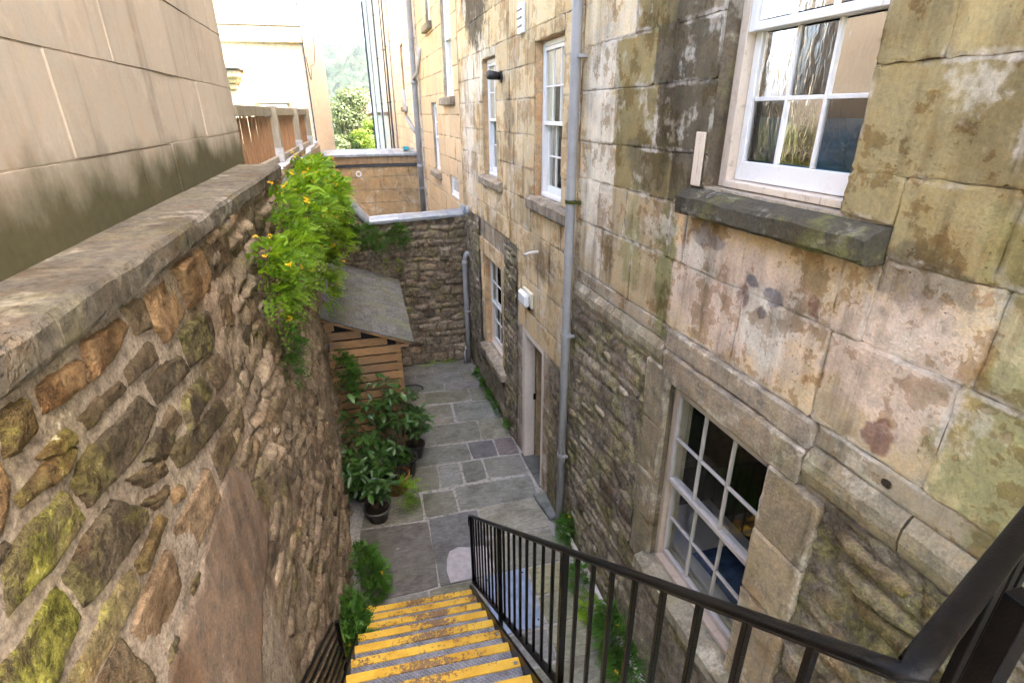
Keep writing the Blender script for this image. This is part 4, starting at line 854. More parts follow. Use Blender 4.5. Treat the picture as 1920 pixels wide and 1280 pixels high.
# ================================================================== LEFT HOUSE (smooth cut stone above the wall)
lhouse = empty('cut_stone_house', (-1.2, 3, 4.5), 'smooth peach stone house wall rising above the left coping', 'house')
LBm = lambda n, y, z: (LB(y)+n, y, z)
bw = MB(); bw.box(-6, -1.30, -2, 6.04, 4.2, 6.5).quad(LBm(-.005, -2, 4.3), LBm(-.005, 6.05, 4.3), LBm(-.005, 6.05, 6.5), LBm(-.005, -2, 6.5)).quad(LBm(-.005, 6.05, 4.3), (-6, 6.05, 4.3), (-6, 6.05, 6.5), LBm(-.005, 6.05, 6.5)).quad(LBm(-.005, -2, 6.5), LBm(-.005, 6.05, 6.5), (-6, 6.05, 6.5), (-6, -2, 6.5))
bw.build('wall', M['left_joint'], lhouse)
courses([4.50, 4.845, 5.225, 5.66, 6.1, 6.5], -2.0, 6.06, [], lambda y, z, r: mul((.47, .42, .36), r.uniform(.94, 1.05)), lhouse, M['left_render'], ln=1.0, seed=40, mapf=LBm, proud=.001, dip=.0004,
        cuts={0: [.4, 1.5, 2.35, 3.2, 3.75, 4.55, 5.2], 1: [0, 1.2, 2.49, 3.75, 4.72, 5.45], 2: [.8, 2.0, 3.16, 4.2, 4.95, 5.6], 3: [-.4, 1.4, 2.7, 3.9, 4.9, 5.65]}, gap=.007, jit=.0015, cell=.2, relief=.0012, depth=.03)
ret = MB(); ret.box(-5.9, LB(6.05)+.0005, 6.052, 6.07, 4.3, 6.49); ret.build('gable_wall', M['left_render'], lhouse, False, (.44, .35, .27, 1))

# ================================================================== REED FENCE ON THE WALL TOP
fence = empty('reed_fence', (-1.1, 9, 4.38), 'reed screen fence on timber posts along the top of the left wall', 'fence')
FX = lambda y: -1.15 + .012*(y-6)
for y in (8.30, 10.72, 12.78):
    m = MB(); m.box(FX(y)-.06, FX(y)+.06, y-.055, y+.055, 4.40, 5.10, None, .008); pst = m.build('fence_post', M['post'], fence)
    m = MB(); m.box(FX(y)-.065, FX(y)+.065, y-.06, y+.06, 4.385, 4.58, None, .01); m.build('concrete_spur', M['lead_stone'], pst)
for a, b in ((6.02, 8.24), (8.36, 10.66), (10.78, 12.72)):
    m = MB(); m.box(FX(a)-.035, FX(a)+.028, a, b, 4.98, 5.085, None, .006); m.build('top_rail', M['post'], fence)
    m = MB(); m.box(FX(a)-.035, FX(a)+.03, a, b, 4.40, 4.47, None, .006); m.build('bottom_rail', M['post'], fence)
    m = MB(); y = a+.02; r = random.Random(int(a*9))
    while y < b-.02:
        x = FX(y)-.045+r.uniform(-.006, .006); m.tube([(x, y, 4.42), (x+r.uniform(-.01,.01), y+r.uniform(-.012, .012), 4.98+r.uniform(-.03, .02))], r.uniform(.006, .010), 5); y += r.choice((.022, .026, .031, .045))
    o = m.build('reed_screen', M['reed'], fence); o['kind'] = 'stuff'
garden = MB(); garden.quad((-14, 6.1, 4.3), (-1.46, 6.1, 4.3), (-1.46, 16, 4.3), (-14, 16, 4.3)); tag(garden.build('garden_ground', M['ground']), kind='structure')

# ================================================================== CREAM HOUSE BEHIND THE FENCE
cream = empty('cream_house', (-4, 18, 0), 'sunlit cream rendered house beyond the reed fence', 'house')
m = MB(); m.box(-9, -1.22, 16.0, 27.0, -.3, 13.0); m.build('wall', M['cream'], cream)
m = MB(); m.box(-1.218, -1.19, 16.02, 27.0, -.3, 12.9); m.build('side_render', M['cream_side'], cream)
m = MB(); m.box(-9, -1.17, 15.90, 15.995, 6.62, 6.98, None, .02); m.build('string_band', M['cream'], cream)
m = MB(); m.box(-9, -1.15, 15.87, 15.998, 6.985, 7.04, None, .01); m.build('band_moulding', M['cream_side'], cream)
m = MB(); m.box(-4.6, -2.63, 15.35, 15.99, 6.0, 6.06, None, .01); hood = m.build('door_hood', M['lead'], cream)
for k, (a, b, c) in enumerate(((-2.70, 15.45, .17), (-2.78, 15.6, .14), (-2.84, 15.72, .14))): m = MB(); m.box(-4.5, a, b, 15.985, 5.985-c*(k+1), 5.985-c*k-.003, None, .03); m.build('bracket', M['cream'], hood)
m = MB(); m.box(-3.05, -2.88, 15.82, 15.985, 4.3, 5.55, None, .02); m.build('pilaster', M['cream'], cream)
m = MB(); m.box(-2.52, -1.68, 15.90, 15.99, 5.25, 5.36, None, .01); wh = m.build('window_head', M['cream'], cream)
m = MB(); m.box(-2.44, -1.76, 15.94, 15.99, 4.4, 5.24, None, .01); wf = m.build('window', M['white'], cream)
m = MB(); m.quad((-2.36, 15.935, 4.5), (-1.84, 15.935, 4.5), (-1.84, 15.935, 5.16), (-2.36, 15.935, 5.16)); m.build('pane', M['glass_back'], wf)
m = MB(); m.tube([(-1.19, 15.97, 10), (-1.17, 15.97, 6.5), (-1.17, 15.97, 4.3)], .018, 6); m.build('corner_cable', M['pipe_black'], cream)
cb = [( -1.16, 16.3+1.4*t, 6.35-.45*math.sin(t*3.1)-.1*t) for t in np.linspace(0, 1, 10)] + [(-1.1+.1*math.sin(t*2), 17.7+1.3*t, 6.25+3.2*t*t) for t in np.linspace(.1, 1, 10)]
m = MB(); m.tube(cb, .012, 5); tag(m.build('sagging_cable', M['pipe_black']), 'thin dark cable looping off the cream house side wall', 'cable')

# ================================================================== COURTYARD END WALL
ewall = empty('end_wall', (.4, 10.6, 0), 'dark rubble wall with lead capping closing the courtyard', 'wall')
def etop(x): return np.where(x > -.05, 3.09+.035*(x+.05), 3.09+(-.05-x)*1.12)
rub3 = Rubble(-1.3, 2, -.2, 4.6, .15, .30, 91); _f3 = facing(rub3, .034, 95, .5, 1.3)
def endfn(U, V):
    z = V*etop(U); h, a = _f3(U, z); return h, a
o = height_grid('rubble_facing', -1.2, RX(10.5)+.02, 0, 1, .0075, endfn, lambda U, V, h: (U, 10.5-h, V*etop(U)), M['rub_far'], ewall); o['kind'] = 'stuff'
scatter_stones(.3, 1.8, .2, 3.0, 60, 17, lambda n, x, z: (x, 10.5-n-.008, z), ewall, [(.27,.215,.16), (.20,.165,.13), (.36,.29,.22)], (.12, .34), (.06, .14), (.012, .03))
scatter_stones(-.8, .3, 2.45, 3.0, 16, 18, lambda n, x, z: (x, 10.5-n-.008, z), ewall, [(.32,.22,.15), (.36,.29,.22)], (.14, .4), (.08, .16), (.01, .025))
m = MB(); xs = [(-1.25, -.05), (-.05, 1.87)]
m.v = [(-1.25, 10.54, -.2), (1.9, 10.54, -.2), (1.9, 10.54, 3.14), (-.05, 10.54, 3.08), (-1.25, 10.54, 4.42), (-1.25, 10.85, -.2), (1.9, 10.85, -.2), (1.9, 10.85, 3.14), (-.05, 10.85, 3.08), (-1.25, 10.85, 4.42)]
m.f = [(0,1,2,3,4), (9,8,7,6,5), (0,5,6,1), (1,6,7,2), (2,7,8,3), (3,8,9,4), (4,9,5,0)]; m.build('wall_core', M['mortar'], ewall)
def cap_piece(p0, p1, name='lead_capping', mat='lead'):
    m = MB(); n0 = 0; d = (Vector(p1)-Vector(p0)).normalized(); up = Vector((0,1,0)).cross(d)*-1
    if up.z < 0: up = -up
    prof = [(-.07, -.03), (-.075, .02), (-.05, .055), (.05, .085), (.2, .085), (.33, .05), (.34, -.03)]
    for t in (0, .5, 1):
        c = Vector(p0).lerp(Vector(p1), t)
        for (yy, zz) in prof: m.v.append(tuple(c + Vector((0, yy, 0)) + up*(zz+random.uniform(-.006,.006))))
    k = len(prof)
    for i in range(2):
        for j in range(k): m.f.append((i*k+j, (i+1)*k+j, (i+1)*k+(j+1) % k, i*k+(j+1) % k))
    m.f += [tuple(range(k)), tuple(2*k+j for j in range(k))[::-1]]; return m.build(name, M[mat], ewall)
for a, b in ((-.06, .52), (.525, 1.02), (1.025, 1.45), (1.455, 1.80)): cap_piece((a, 10.5, float(etop(np.array(max(a, -.049))))), (b, 10.5, float(etop(np.array(b)))))
cap_piece((-.065, 10.5, 3.10), (-.50, 10.5, 3.60)); cap_piece((-.505, 10.5, 3.605), (-1.0, 10.5, 4.16)); cap_piece((1.80, 10.5, 3.155), (1.86, 10.5, 3.30))

# ================================================================== SECOND YARD WALL
ywall = empty('yard_wall', (.4, 17.6, 0), 'golden cut stone yard wall with grey capping beyond the end wall', 'wall')
YW = lambda n, x, z: (x, 17.5-n, z)
m = MB(); m.box(-1.15, 1.72, 17.515, 17.9, -.3, 3.72); m.build('wall_core', M['bed'], ywall)
courses([1.6, 2.0, 2.42, 2.80, 3.2, 3.5], -1.15, 1.66, [], lambda y, z, r: mul((.46, .33, .19), r.uniform(.85, 1.12)), ywall, M['yardwall'], ln=.62, seed=51, mapf=YW, gap=.012, cell=.25)
m = MB(); m.box(-1.16, 1.68, 17.44, 17.52, 3.50, 3.575, None, .008); m.build('dark_strip', M['pipe_black'], ywall)  # plain dark strip directly beneath the cornice
m = MB(); m.box(-1.16, 1.68, 17.40, 17.9, 3.58, 3.80, None, .012); m.build('cornice', M['yardwall'], ywall, False, (.38, .27, .17, 1))
for a, b in ((-1.17, -.05), (-.045, .75), (.755, 1.68)):
    m = MB(); m.v = [(x, y, z) for x in (a, b) for (y, z) in ((17.33, 3.805), (17.33, 3.87), (17.36, 3.90), (17.92, 3.99), (17.92, 3.805))]; m.f = [(0,1,2,3,4), (9,8,7,6,5)] + [(k, (k+1) % 5, 5+(k+1) % 5, 5+k) for k in range(5)]; m.build('capping', M['lead'], ywall)
m = MB(); m.lathe([(.055, 0), (.085, .0), (.09, .012), (.06, .02), (.052, .012), (.05, -.05), (0, -.05)], (0,0,0), 18)
vt = m.build('round_vent', M['white_plastic'], ywall); vt.rotation_euler = (math.radians(90), 0, 0); vt.location = Vector((-.20, 17.488, 3.30)) - ywall.location
vt.data.materials.append(M['black_plastic']); [setattr(p, 'material_index', 1) for p in vt.data.polygons if p.center.z < -.02 or Vector((p.center.x, p.center.y)).length < .05]

# ================================================================== FARTHER HOUSES OF THE TERRACE
def terrace_house(y0, y1, top, col, label, holes, seed, bmat='terrace', ln=.9, zs=None, off=0.0):
    h = empty('terrace_house', (3, (y0+y1)/2, 0), label, 'house', 'houses of the stone terrace')
    mp = lambda n, y, z: RW(n+off, y, z)
    wall_holes(y0, y1, -.3, top, holes, .2, lambda n, y, z: mp(n-.012, y, z), 'wall', M['bed'], h)
    zs = zs or [1.6+.42*i for i in range(int((top-1.6)/.42)+1)]+[top]
    courses(zs, y0, y1, holes, lambda y, z, r: mul(col, r.uniform(.9, 1.1)), h, M[bmat], ln=ln, seed=seed, mapf=mp, cell=.5, relief=.003, jit=.003)
    s_ = MB(); s_.box(RX(y0)+.5, 9, y0, y0+.05, -.3, top).box(RX(y0)+.5, 9, y1-.05, y1, -.3, top).box(8.9, 9, y0, y1, -.3, top).box(RX(y1)-.1-off, 9.1, y0, y1, top+.002, top+.2); s_.build('outer_shell', M['terrace'], h, False, (*col, 1))
    return h, mp
W3 = (11.2, 12.18, 5.30, 7.4); W4 = (13.25, 14.05, 3.70, 5.22); W5 = (13.42, 14.1, 6.85, 8.6); SM = (11.08, 12.0, 3.32, 3.76)
hb, mb_ = terrace_house(10.64, 15.86, 11.0, (.72, .56, .37), 'clean honey coloured terrace house just beyond the end wall', [W3, W4, W5, SM], 61)
for hole, lab in ((W3, None), (W4, None), (W5, None)):
    sash_window('window', hole, 2, 2, M['white'], M['white'], M['glass_back'], hb, mapf=mb_, set0=.06); sill(hole[0]-.16, hole[1]+.14, hole[2]-.16, hole[2], .11, M['sill_pale'], .02, parent=hb, mapf=mb_)
sash_window('window', SM, 1, 1, M['white'], M['white'], M['glass_back'], hb, mapf=mb_, set0=.03, single=True)
hc, mc_ = terrace_house(15.88, 23.5, 11.2, (.88, .81, .70), 'pale stone terrace house behind the far downpipe', [(19.0, 19.9, 5.2, 7.0)], 62, off=.03)
sash_window('window', (19.0, 19.9, 5.2, 7.0), 2, 2, M['white'], M['white'], M['glass_back'], hc, mapf=mc_); sill(18.85, 20.05, 5.04, 5.2, .11, M['sill_pale'], .02, parent=hc, mapf=mc_)
hd_ = empty('painted_house', (3, 30, 0), 'pale painted house with dark drainpipes at the far end of the terrace', 'house')
mD = lambda n, y, z: RW(n+.05, y, z)
m = MB(); m.quad(mD(0,23.52,-3), mD(0,40,-3), mD(0,40,11.3), mD(0,23.52,11.3)).quad(mD(0,40,-3), (9,40,-3), (9,40,11.3), mD(0,40,11.3)).quad(mD(0,23.52,11.3), mD(0,40,11.3), (9,40,11.3), (9,23.52,11.3)).quad((9,23.52,-3), (9,40,-3), (9,40,11.3), (9,23.52,11.3)); m.build('wall', M['pale_paint'], hd_)
for y in (26.5, 32.0): m = MB(); m.box(.03, .16, y-.7, y+.7, 4.9, 5.05, mD, .01); m.build('sill', M['sill_pale'], hd_); 
for y, rr, mt in ((24.4, .035, 'pipe_black'), (25.6, .03, 'pipe_black'), (29.5, .035, 'pipe_black'), (34.0, .03, 'pipe'), (38.5, .05, 'pipe_black'), (22.6, .03, 'pipe')):
    m = MB(); m.tube([mD(.06, y, z) for z in (0, 4, 8, 11.2)], rr, 8)
    for z in (3.2, 5.4, 7.4, 9.2): m.box(.0, .10, y-.06, y+.06, z, z+.04, mD)
    tag(m.build('drainpipe', M[mt]), {24.4: 'thick dark drainpipe nearest on the pale painted house', 25.6: 'second dark drainpipe on the pale painted house', 29.5: 'dark drainpipe midway along the pale painted house', 34.0: 'slim grey drainpipe far along the pale painted house', 38.5: 'farthest dark drainpipe on the pale painted house', 22.6: 'slim grey drainpipe where the terrace meets the painted house'}[y], 'drainpipe', 'drainpipes at the far end of the terrace')

# ================================================================== FAR LAND: wood on the hill, house, trees
def hillfn(U, V):
    t = sst(330, 900, V); base = -12 + 84*t + 10*(fbm(U*.004, V*.004, 3)-.5)*t
    can = (vn(U*.085, V*.085, 7)+.7*vn(U*.2, V*.2, 9))*15*sst(300, 380, V)
    return base+can, {}
hl = height_grid('hill', -260, 260, 280, 1250, 5.0, hillfn, lambda U, V, h: (U, V, h), M['far_wood']); tag(hl, kind='structure')
fh = empty('tiled_house', (4, 120, -4), 'distant house with purple tiled hipped roof among the trees', 'house')
m = MB(); m.box(1.0, 16, 116, 126, -10, 5.2); m.build('wall', M['brick'], fh)
m = MB(); m.v = [(.8,115.3,5.0), (16.7,115.3,5.0), (16.7,126.7,5.0), (.8,126.7,5.0), (1.3,121,8.6), (16.7,121,8.6)]; m.f = [(0,1,5,4), (2,3,4,5), (0,4,3), (1,2,5), (0,3,2,1)]; rf = m.build('roof', M['tile'], fh)
m = MB(); m.v = [(2.3,114.3,5.1), (5.3,114.3,5.1), (3.8,114.3,6.8), (2.3,119,5.1), (5.3,119,5.1), (3.8,119,6.8)]; m.f = [(0,2,5,3), (1,4,5,2), (0,1,2), (3,5,4)]; m.build('dormer_roof', M['tile'], rf)
m = MB(); m.box(2.6, 5.0, 114.6, 116, -6, 5.05); m.build('bay_wall', M['cream_side'], fh)

def leaf_cloud(cents, rads, n, size, seed, flat=.5):
    r = np.random.default_rng(seed); k = r.integers(0, len(cents), n); c = np.array(cents)[k]; R_ = np.array(rads)[k]
    d = r.normal(size=(n, 3)); d /= np.linalg.norm(d, axis=1)[:, None]; P = c + d*R_*(r.uniform(.55, 1.05, n)**.6)[:, None]
    nrm = d*.6 + r.normal(size=(n, 3))*.6 + np.array([0, 0, .5]); nrm /= np.linalg.norm(nrm, axis=1)[:, None]
    t = np.cross(nrm, r.normal(size=(n, 3))); t /= np.linalg.norm(t, axis=1)[:, None]; b = np.cross(nrm, t)
    s = size*r.uniform(.6, 1.4, n)[:, None]
    V = np.stack([P-t*s, P+b*s*flat, P+t*s, P-b*s*flat], 1).reshape(-1, 3); F = np.arange(4*n).reshape(n, 4)
    return V, F, np.repeat(r.uniform(0, 1, n), 4)
def tree(name, label, x, y, z0, top, rad, n, size, mat, seed, cat='tree', nb=16):
    r = random.Random(seed); t = empty(name, (x, y, z0), label, cat); ht = top-z0
    m = MB(); m.tube([(x, y, z0-.4), (x+.1*rad, y, z0+ht*.3), (x-.08*rad, y+.1, z0+ht*.62)], [ht*.03, ht*.022, ht*.01], 8)
    cs, rs = [], []
    for i in range(nb):
        a = r.uniform(0, 6.28); q = r.uniform(.1, .8)*rad; zz = z0+ht*r.uniform(.25, .9); q *= (1.15-.6*(zz-z0)/ht)
        c = (x+q*math.cos(a), y+q*math.sin(a), zz); cs.append(c); k = rad*r.uniform(.28, .45); rs.append((k, k, k*.75))
        m.tube([(x, y, z0+ht*.3), ((x+c[0])/2, (y+c[1])/2, (z0+ht*.3+c[2])/2+.1*ht*.2), c], [ht*.014, ht*.008, ht*.003], 5)
    m.build('trunk', M['bark'], t); V, F, a = leaf_cloud(cs, rs, n, size, seed); mk('crown', np_mesh('crown', V, F, {'rnd': a}, False), M[mat], t); return t
tree('leafy_tree', 'tall grey green tree rising beside the cream house', -1.0, 70, -6, 8.5, 3.6, 16000, .16, 'tree_pale', 5, nb=44)
tree('leafy_tree', 'round green tree in front of the distant tiled house', .7, 95, -8, 5.2, 3.2, 6000, .2, 'tree_leaf', 6, nb=26)
tree('garden_shrub', 'bright lime green shrub just above the yard wall capping', .1, 46, -3, 4.4, 1.5, 9000, .085, 'bush_leaf', 7, 'shrub', nb=34)
tree('garden_shrub', 'lime shrub with yellowish tips left of the painted house', 1.15, 52, -3, 5.0, 1.5, 9000, .09, 'bush_leaf', 8, 'shrub', nb=34)
tree('garden_shrub', 'low green shrub beside the cream house corner', -.75, 43, -3, 4.0, 1.1, 7000, .08, 'tree_leaf', 9, 'shrub', nb=30)

# ================================================================== LEAN-TO LOG STORE
shed = empty('log_store', (-.3, 8.5, 0), 'slatted timber lean-to store with grey shingle roof against the left wall', 'shed')
SXL, SXR, SY0, SY1 = -.80, .22, 7.34, 10.3
def shz(x): return 2.40 - (x+.80)*.40                        # roof line falling to the right
zb = .04; k = 0
while zb < 2.3:
    zt = zb+.118
    xr = SXR
    if zt > shz(SXR)-.06: xr = -.80 + (2.40-.06-zt)/.40
    if xr > SXL+.12:
        m = MB(); d = random.uniform(-.004, .004); t = random.uniform(-.006, .006)
        m.box(SXL, xr, SY0+d, SY0+.022+d, zb, zt, None, .004)
        for i in range(len(m.v)): x, y, z = m.v[i]; m.v[i] = (x, y, z + t*(x-SXL))
        m.build('front_slat', M['slat'], shed)
    zb += .142; k += 1
for x in (SXL+.02, SXR-.05): m = MB(); m.box(x, x+.06, SY0+.03, SY0+.09, 0, shz(x+.06)-.08, None, .004); m.build('corner_post', M['slat'], shed)
m = MB(); m.box(SXR-.05, SXR+.01, SY1-.08, SY1, 0, shz(SXR)-.08, None, .004); m.build('corner_post', M['slat'], shed)
for z in [.1+.19*i for i in range(8)]: m = MB(); m.box(SXR-.015, SXR+.006, SY0+.09, SY1-.1, z, z+.14, None, .004); m.build('side_slat', M['slat'], shed)
m = MB(); m.v = [(SXL, SY0+.1, .02), (SXR-.06, SY0+.1, .02), (SXR-.06, SY0+.1, shz(SXR)-.1), (SXL, SY0+.1, shz(SXL)-.1)]; m.f = [(0,1,2,3)]; m.build('dark_backing', M['room_dark'], shed)  # near-black sheet set close behind the front slats
rb = MB(); rb.v = [(-.86, 7.20, shz(-.86)+.0), (.37, 7.20, shz(.37)+.0), (.37, 10.42, shz(.37)), (-.86, 10.42, shz(-.86)), (-.86, 7.20, shz(-.86)-.03), (.37, 7.20, shz(.37)-.03), (.37, 10.42, shz(.37)-.03), (-.86, 10.42, shz(-.86)-.03)]
rb.f = [(0,1,2,3), (7,6,5,4), (0,4,5,1), (1,5,6,2), (2,6,7,3), (3,7,4,0)]; roof = rb.build('roof_deck', M['slat'], shed)
smesh = []
for v in range(6):
    r = random.Random(v); m = MB(); m.box(0, .15, 0, 1, 0, .019, lambda x, y, z: (x+r.uniform(-.006, .006), y, z+r.uniform(-.002, .003)), .003); smesh.append(m.mesh('shingle'))
    smesh[-1].materials.append(M['shingle'])
ang = math.atan(.40); nrow = 11; L_ = 1.25/math.cos(ang); step = L_/nrow
for i in range(nrow):
    s0 = i*step; x0 = -.87 + s0*math.cos(ang); y = 7.17 + random.uniform(0, .05)
    while y < 10.38:
        wd = random.uniform(.13, .22); wd = min(wd, 10.42-y+.02)
        o = bpy.data.objects.new('shingle', random.choice(smesh)); link(o, roof)
        world = Matrix.Translation((x0, y, shz(x0)+.004 + .001*(i % 2))) @ Matrix.Rotation(ang - .05 + random.uniform(-.012,.012), 4, 'Y') @ Matrix.Diagonal(((step*1.25+random.uniform(-.006,.008))/.15, wd-.007, 1, 1))
        o.matrix_basis = Matrix.Translation(-(shed.location+roof.location)) @ world; y += wd
m = MB(); m.box(.22, .34, 7.24, 10.35, shz(.30)-.10, shz(.34)-.035, None, .004); m.build('eave_board', M['slat'], shed)
m = MB(); m.box(-.86, -.815, 7.22, 7.36, .1, 2.42, None, .004); m.build('dark_upright', M['black_plastic'], shed)
# log-store odds and ends
m = MB(); hp = [(.42+.22*math.cos(a)*(1 if a < 4 else 1.1), 9.35+.13*math.sin(a), .02+.03*max(0, math.sin(a*.8))) for a in np.linspace(-.4, 4.2, 22)]
m.tube(hp, .016, 8); tag(m.build('hose', M['black_plastic'], None, True), 'short black hose lying on the flags beside the store', 'hose')
m = height_grid('blue_rag', -.16, .16, -.12, .12, .02, lambda U, V: (.05*fbm(U*14, V*14, 2), {}), lambda U, V, h: (-.765+h*.6, 7.15+U*.3, 1.98+V*.7), M['blue_bright']); tag(m, 'small scrap of blue sheeting tucked beside the store', 'sheeting')
bs = MB(); bs.lathe([(.02, 0), (.10, .02), (.13, .12), (.11, .24), (.05, .30), (.0, .31)], (.27, 9.2, 1.5), 12)
for i in range(len(bs.v)): x, y, z = bs.v[i]; bs.v[i] = (x + .02*math.sin(z*31+y*9), y + .03*math.sin(x*27+z*17), z)
tag(bs.build('black_bag', M['black_plastic'], None, True), 'black plastic bag stuffed behind the store roof edge', 'bag')

# ================================================================== STEEL STAIR
stair = empty('steel_stair', (.06, 2.5, 0), 'steep steel stair with worn yellow nosings descending to the courtyard', 'stairs')
NY = lambda k: 4.235-.2775*k
NZ = lambda k: .185+.216*k
for k in range(16):
    y, z = NY(k), NZ(k); sk = lambda x, yy, zz: (x, yy + .045*(.63-x), zz)
    m = MB(); m.box(-.50, .63, y-.30, y-.071, z-.012, z-.002, sk, .002); td = m.build('tread', M['tread'], stair)
    m = MB(); m.box(-.50, .63, y-.070, y, z-.014, z+.002, sk, .003).box(-.50, .63, y-.006, y+.001, z-.055, z-.0145, sk, .001); m.build('nosing', M['nosing'], td)
    m = MB(); m.box(-.495, .625, y-.012, y-.007, z-.205, z-.056, sk); m.build('riser', M['black_iron'], td)
    if k in (5, 7, 9):
        m = MB(); m.lathe([(.012, 0), (.012, .006), (.006, .01), (0, .01)], (.60, y-.04, z+.002), 10); m.build('bolt', M['tread'], td)
def pitch(x0, x1, o0, o1, ya, yb, name, mat, parent):
    m = MB(); za, zb2 = NZ((4.235-ya)/.2775), NZ((4.235-yb)/.2775)
    m.v = [(x, y, z+o) for x in (x0, x1) for (y, z) in ((ya, za), (yb, zb2)) for o in (o0, o1)]
    m.f = [(0,1,3,2), (4,6,7,5), (0,4,5,1), (2,3,7,6), (0,2,6,4), (1,5,7,3)]; return m.build(name, mat, parent)
pitch(.632, .650, -.24, .035, 4.36, .05, 'stringer', M['black_iron'], stair); pitch(-.522, -.505, -.24, .035, 4.40, .05, 'stringer', M['black_iron'], stair)
m = MB(); m.box(-.68, 1.98, -1.6, .0, 3.38, 3.425).box(-.68, 1.98, -.02, .0, 3.2, 3.38); m.build('landing', M['tread'], stair)
lrail = empty('side_rail', (-.54, 2, 0), 'black rail of close parallel bars between the stair and the left wall', 'railing')
for i in range(6):
    o_ = .05+.075*i; m = MB(); pts = [(-.545-.008*i, y, NZ((4.235-y)/.2775)+o_) for y in (2.95, 2, .1)]
    m.tube(pts, .013, 8); m.build('bar', M['black_iron'], lrail)
for y in (2.9, 1.7, .15): z = NZ((4.235-y)/.2775); m = MB(); m.box(-.56, -.53, y-.012, y+.012, z-.1, z+.46, None, .003); m.build('post', M['black_iron'], lrail)

# ================================================================== IRON BALUSTRADE
rail = empty('iron_railing', (.7, 2.4, 0), 'black iron balustrade descending along the right of the stair', 'railing')
HZ = lambda y: .985 + (4.48-y)*.787
BZ = lambda y: .045 + (4.45-y)*.797
HX = .70
pts = [(HX, 4.535, .80), (HX, 4.555, .87), (HX, 4.54, .93), (HX, 4.49, .978)] + [(HX, y, HZ(y)) for y in (4.40, 3.5, 2.5, 1.5, .8, .5, .40)] + [(.701, .366, 4.222), (.712, .359, 4.230), (.76, .375, 4.234), (1.133, .503, 4.262), (1.5, .63, 4.285), (1.9, .77, 4.31)]
m = MB(); m.tube(pts, .0215, 16, True, .52); m.build('handrail', M['black_iron'], rail, True)
m = MB(); m.tube([(x, y, z-.015) for x, y, z in pts[3:]], .0095, 8, True, .8); m.build('core_rail', M['black_iron'], rail)
m = MB(); m.v = [(x, y, BZ(y)+o) for x in (HX-.022, HX+.022) for y in (4.50, .3) for o in (-.008, .008)]; m.f = [(0,1,3,2), (4,6,7,5), (0,4,5,1), (2,3,7,6), (0,2,6,4), (1,5,7,3)]; m.build('bottom_rail', M['black_iron'], rail)
ys = [4.48-.153*i for i in range(27)]
for i, y in enumerate(ys):
    big = i % 9 == 0; h = .017 if big else .0085
    m = MB(); z0 = (0.0 if i == 0 else (max(0, NZ((4.235-y)/.2775)-.2))) if big else BZ(y)+.004
    m.box(HX-h, HX+h, y-h, y+h, z0, HZ(y)-.006, None, .0015); m.build('post' if big else 'baluster', M['black_iron'], rail)
for x, y, h, zt in ((1.01, .405, .021, 4.235), (1.12, .498, .010, 4.245), (1.27, .55, .010, 4.25), (1.42, .60, .010, 4.26)):
    m = MB(); m.box(x-h, x+h, y-h, y+h, 3.30, zt, None, .0015); m.build('post' if h > .015 else 'baluster', M['black_iron'], rail)
m = MB(); m.tube([(.72, .33, 3.36), (1.0, .44, 3.36), (1.9, .85, 3.36)], .014, 8); m.build('bottom_rail', M['black_iron'], rail)

# ================================================================== ACCESS COVER, PIPES, FITTINGS
m = MB(); m.box(.80, 1.325, 3.73, 4.515, .004, .022, lambda x, y, z: (x-.05*(4.5-y)*.2, y, z), .003); cv = m.build('access_cover', M['cover']); tag(cv, 'blue grey steel access cover plate set in the flags beside the stair', 'cover')
for x, y in ((.85, 4.45), (1.28, 4.45), (1.27, 3.80), (.85, 3.80)): m = MB(); m.lathe([(.010, .0), (.010, .006), (0, .007)], (x, y, .022), 8); m.build('bolt', M['black_iron'], cv)
def downpipe(name, pts, rad, mat, label, brackets=(), joints=(), wallx=None, moss=()):
    o = empty(name, pts[0], label, 'drainpipe'); m = MB(); m.tube(pts, rad, 14); m.build('pipe', M[mat], o, True)
    for z in joints:
        p = pts[0]; m = MB(); m.lathe([(rad, -.05), (rad*1.18, -.045), (rad*1.18, .045), (rad, .05)], (p[0], p[1], z), 14); m.build('collar', M[mat], o, True)
    for z in brackets:
        p = pts[0]; m = MB(); m.lathe([(rad, -.018), (rad*1.12, -.018), (rad*1.12, .018), (rad, .018)], (p[0], p[1], z), 14); m.box(p[0]-.012, RX(p[1])+.01, p[1]-rad-.035, p[1]-rad+.005, z-.014, z+.014, None, .002)
        m.build('bracket', M['moss'] if z in moss else M[mat], o)
    return o
px = RX(4.97)-.085
downpipe('downpipe', [(px, 4.97, .02), (px, 4.97, 3), (px, 4.97, 6), (px, 4.97, 12.2)], .048, 'pipe', 'tall grey downpipe running the height of the near stone house', (5.45, 4.19, 2.78, 1.22, 7.5, 9.5), (6.6, 9.0), None, (4.19,))
px2 = 1.735
downpipe('downpipe', [(px2, 10.28, .02), (px2, 10.28, 1.2), (px2, 10.28, 2.28), (px2+.012, 10.28, 2.36), (px2+.05, 10.28, 2.41), (px2+.15, 10.28, 2.42)], .05, 'pipe', 'short grey downpipe with elbow in the courtyard corner', (1.2,), (2.22,))
px3 = RX(16.0)-.13
o = downpipe('downpipe', [(px3, 16.0, 2.0), (px3, 16.0, 5.6), (px3, 16.0, 8), (px3, 16.0, 11)], .075, 'pipe', 'fat grey downpipe where the honey house meets the next', (3.0, 4.6, 6.8), (5.75, 3.6))
m = MB(); m.tube([(px3-.02, 15.9, 5.85), (px3+.06, 15.6, 5.95), (px3+.13, 15.2, 6.5)], .05, 8).tube([(px3-.05, 16.1, 4.5), (px3-.22, 16.5, 4.85), (px3-.26, 16.6, 5.1), (px3-.26, 16.6, 5.6)], .055, 8); m.build('branch', M['pipe_pale'], o, True)
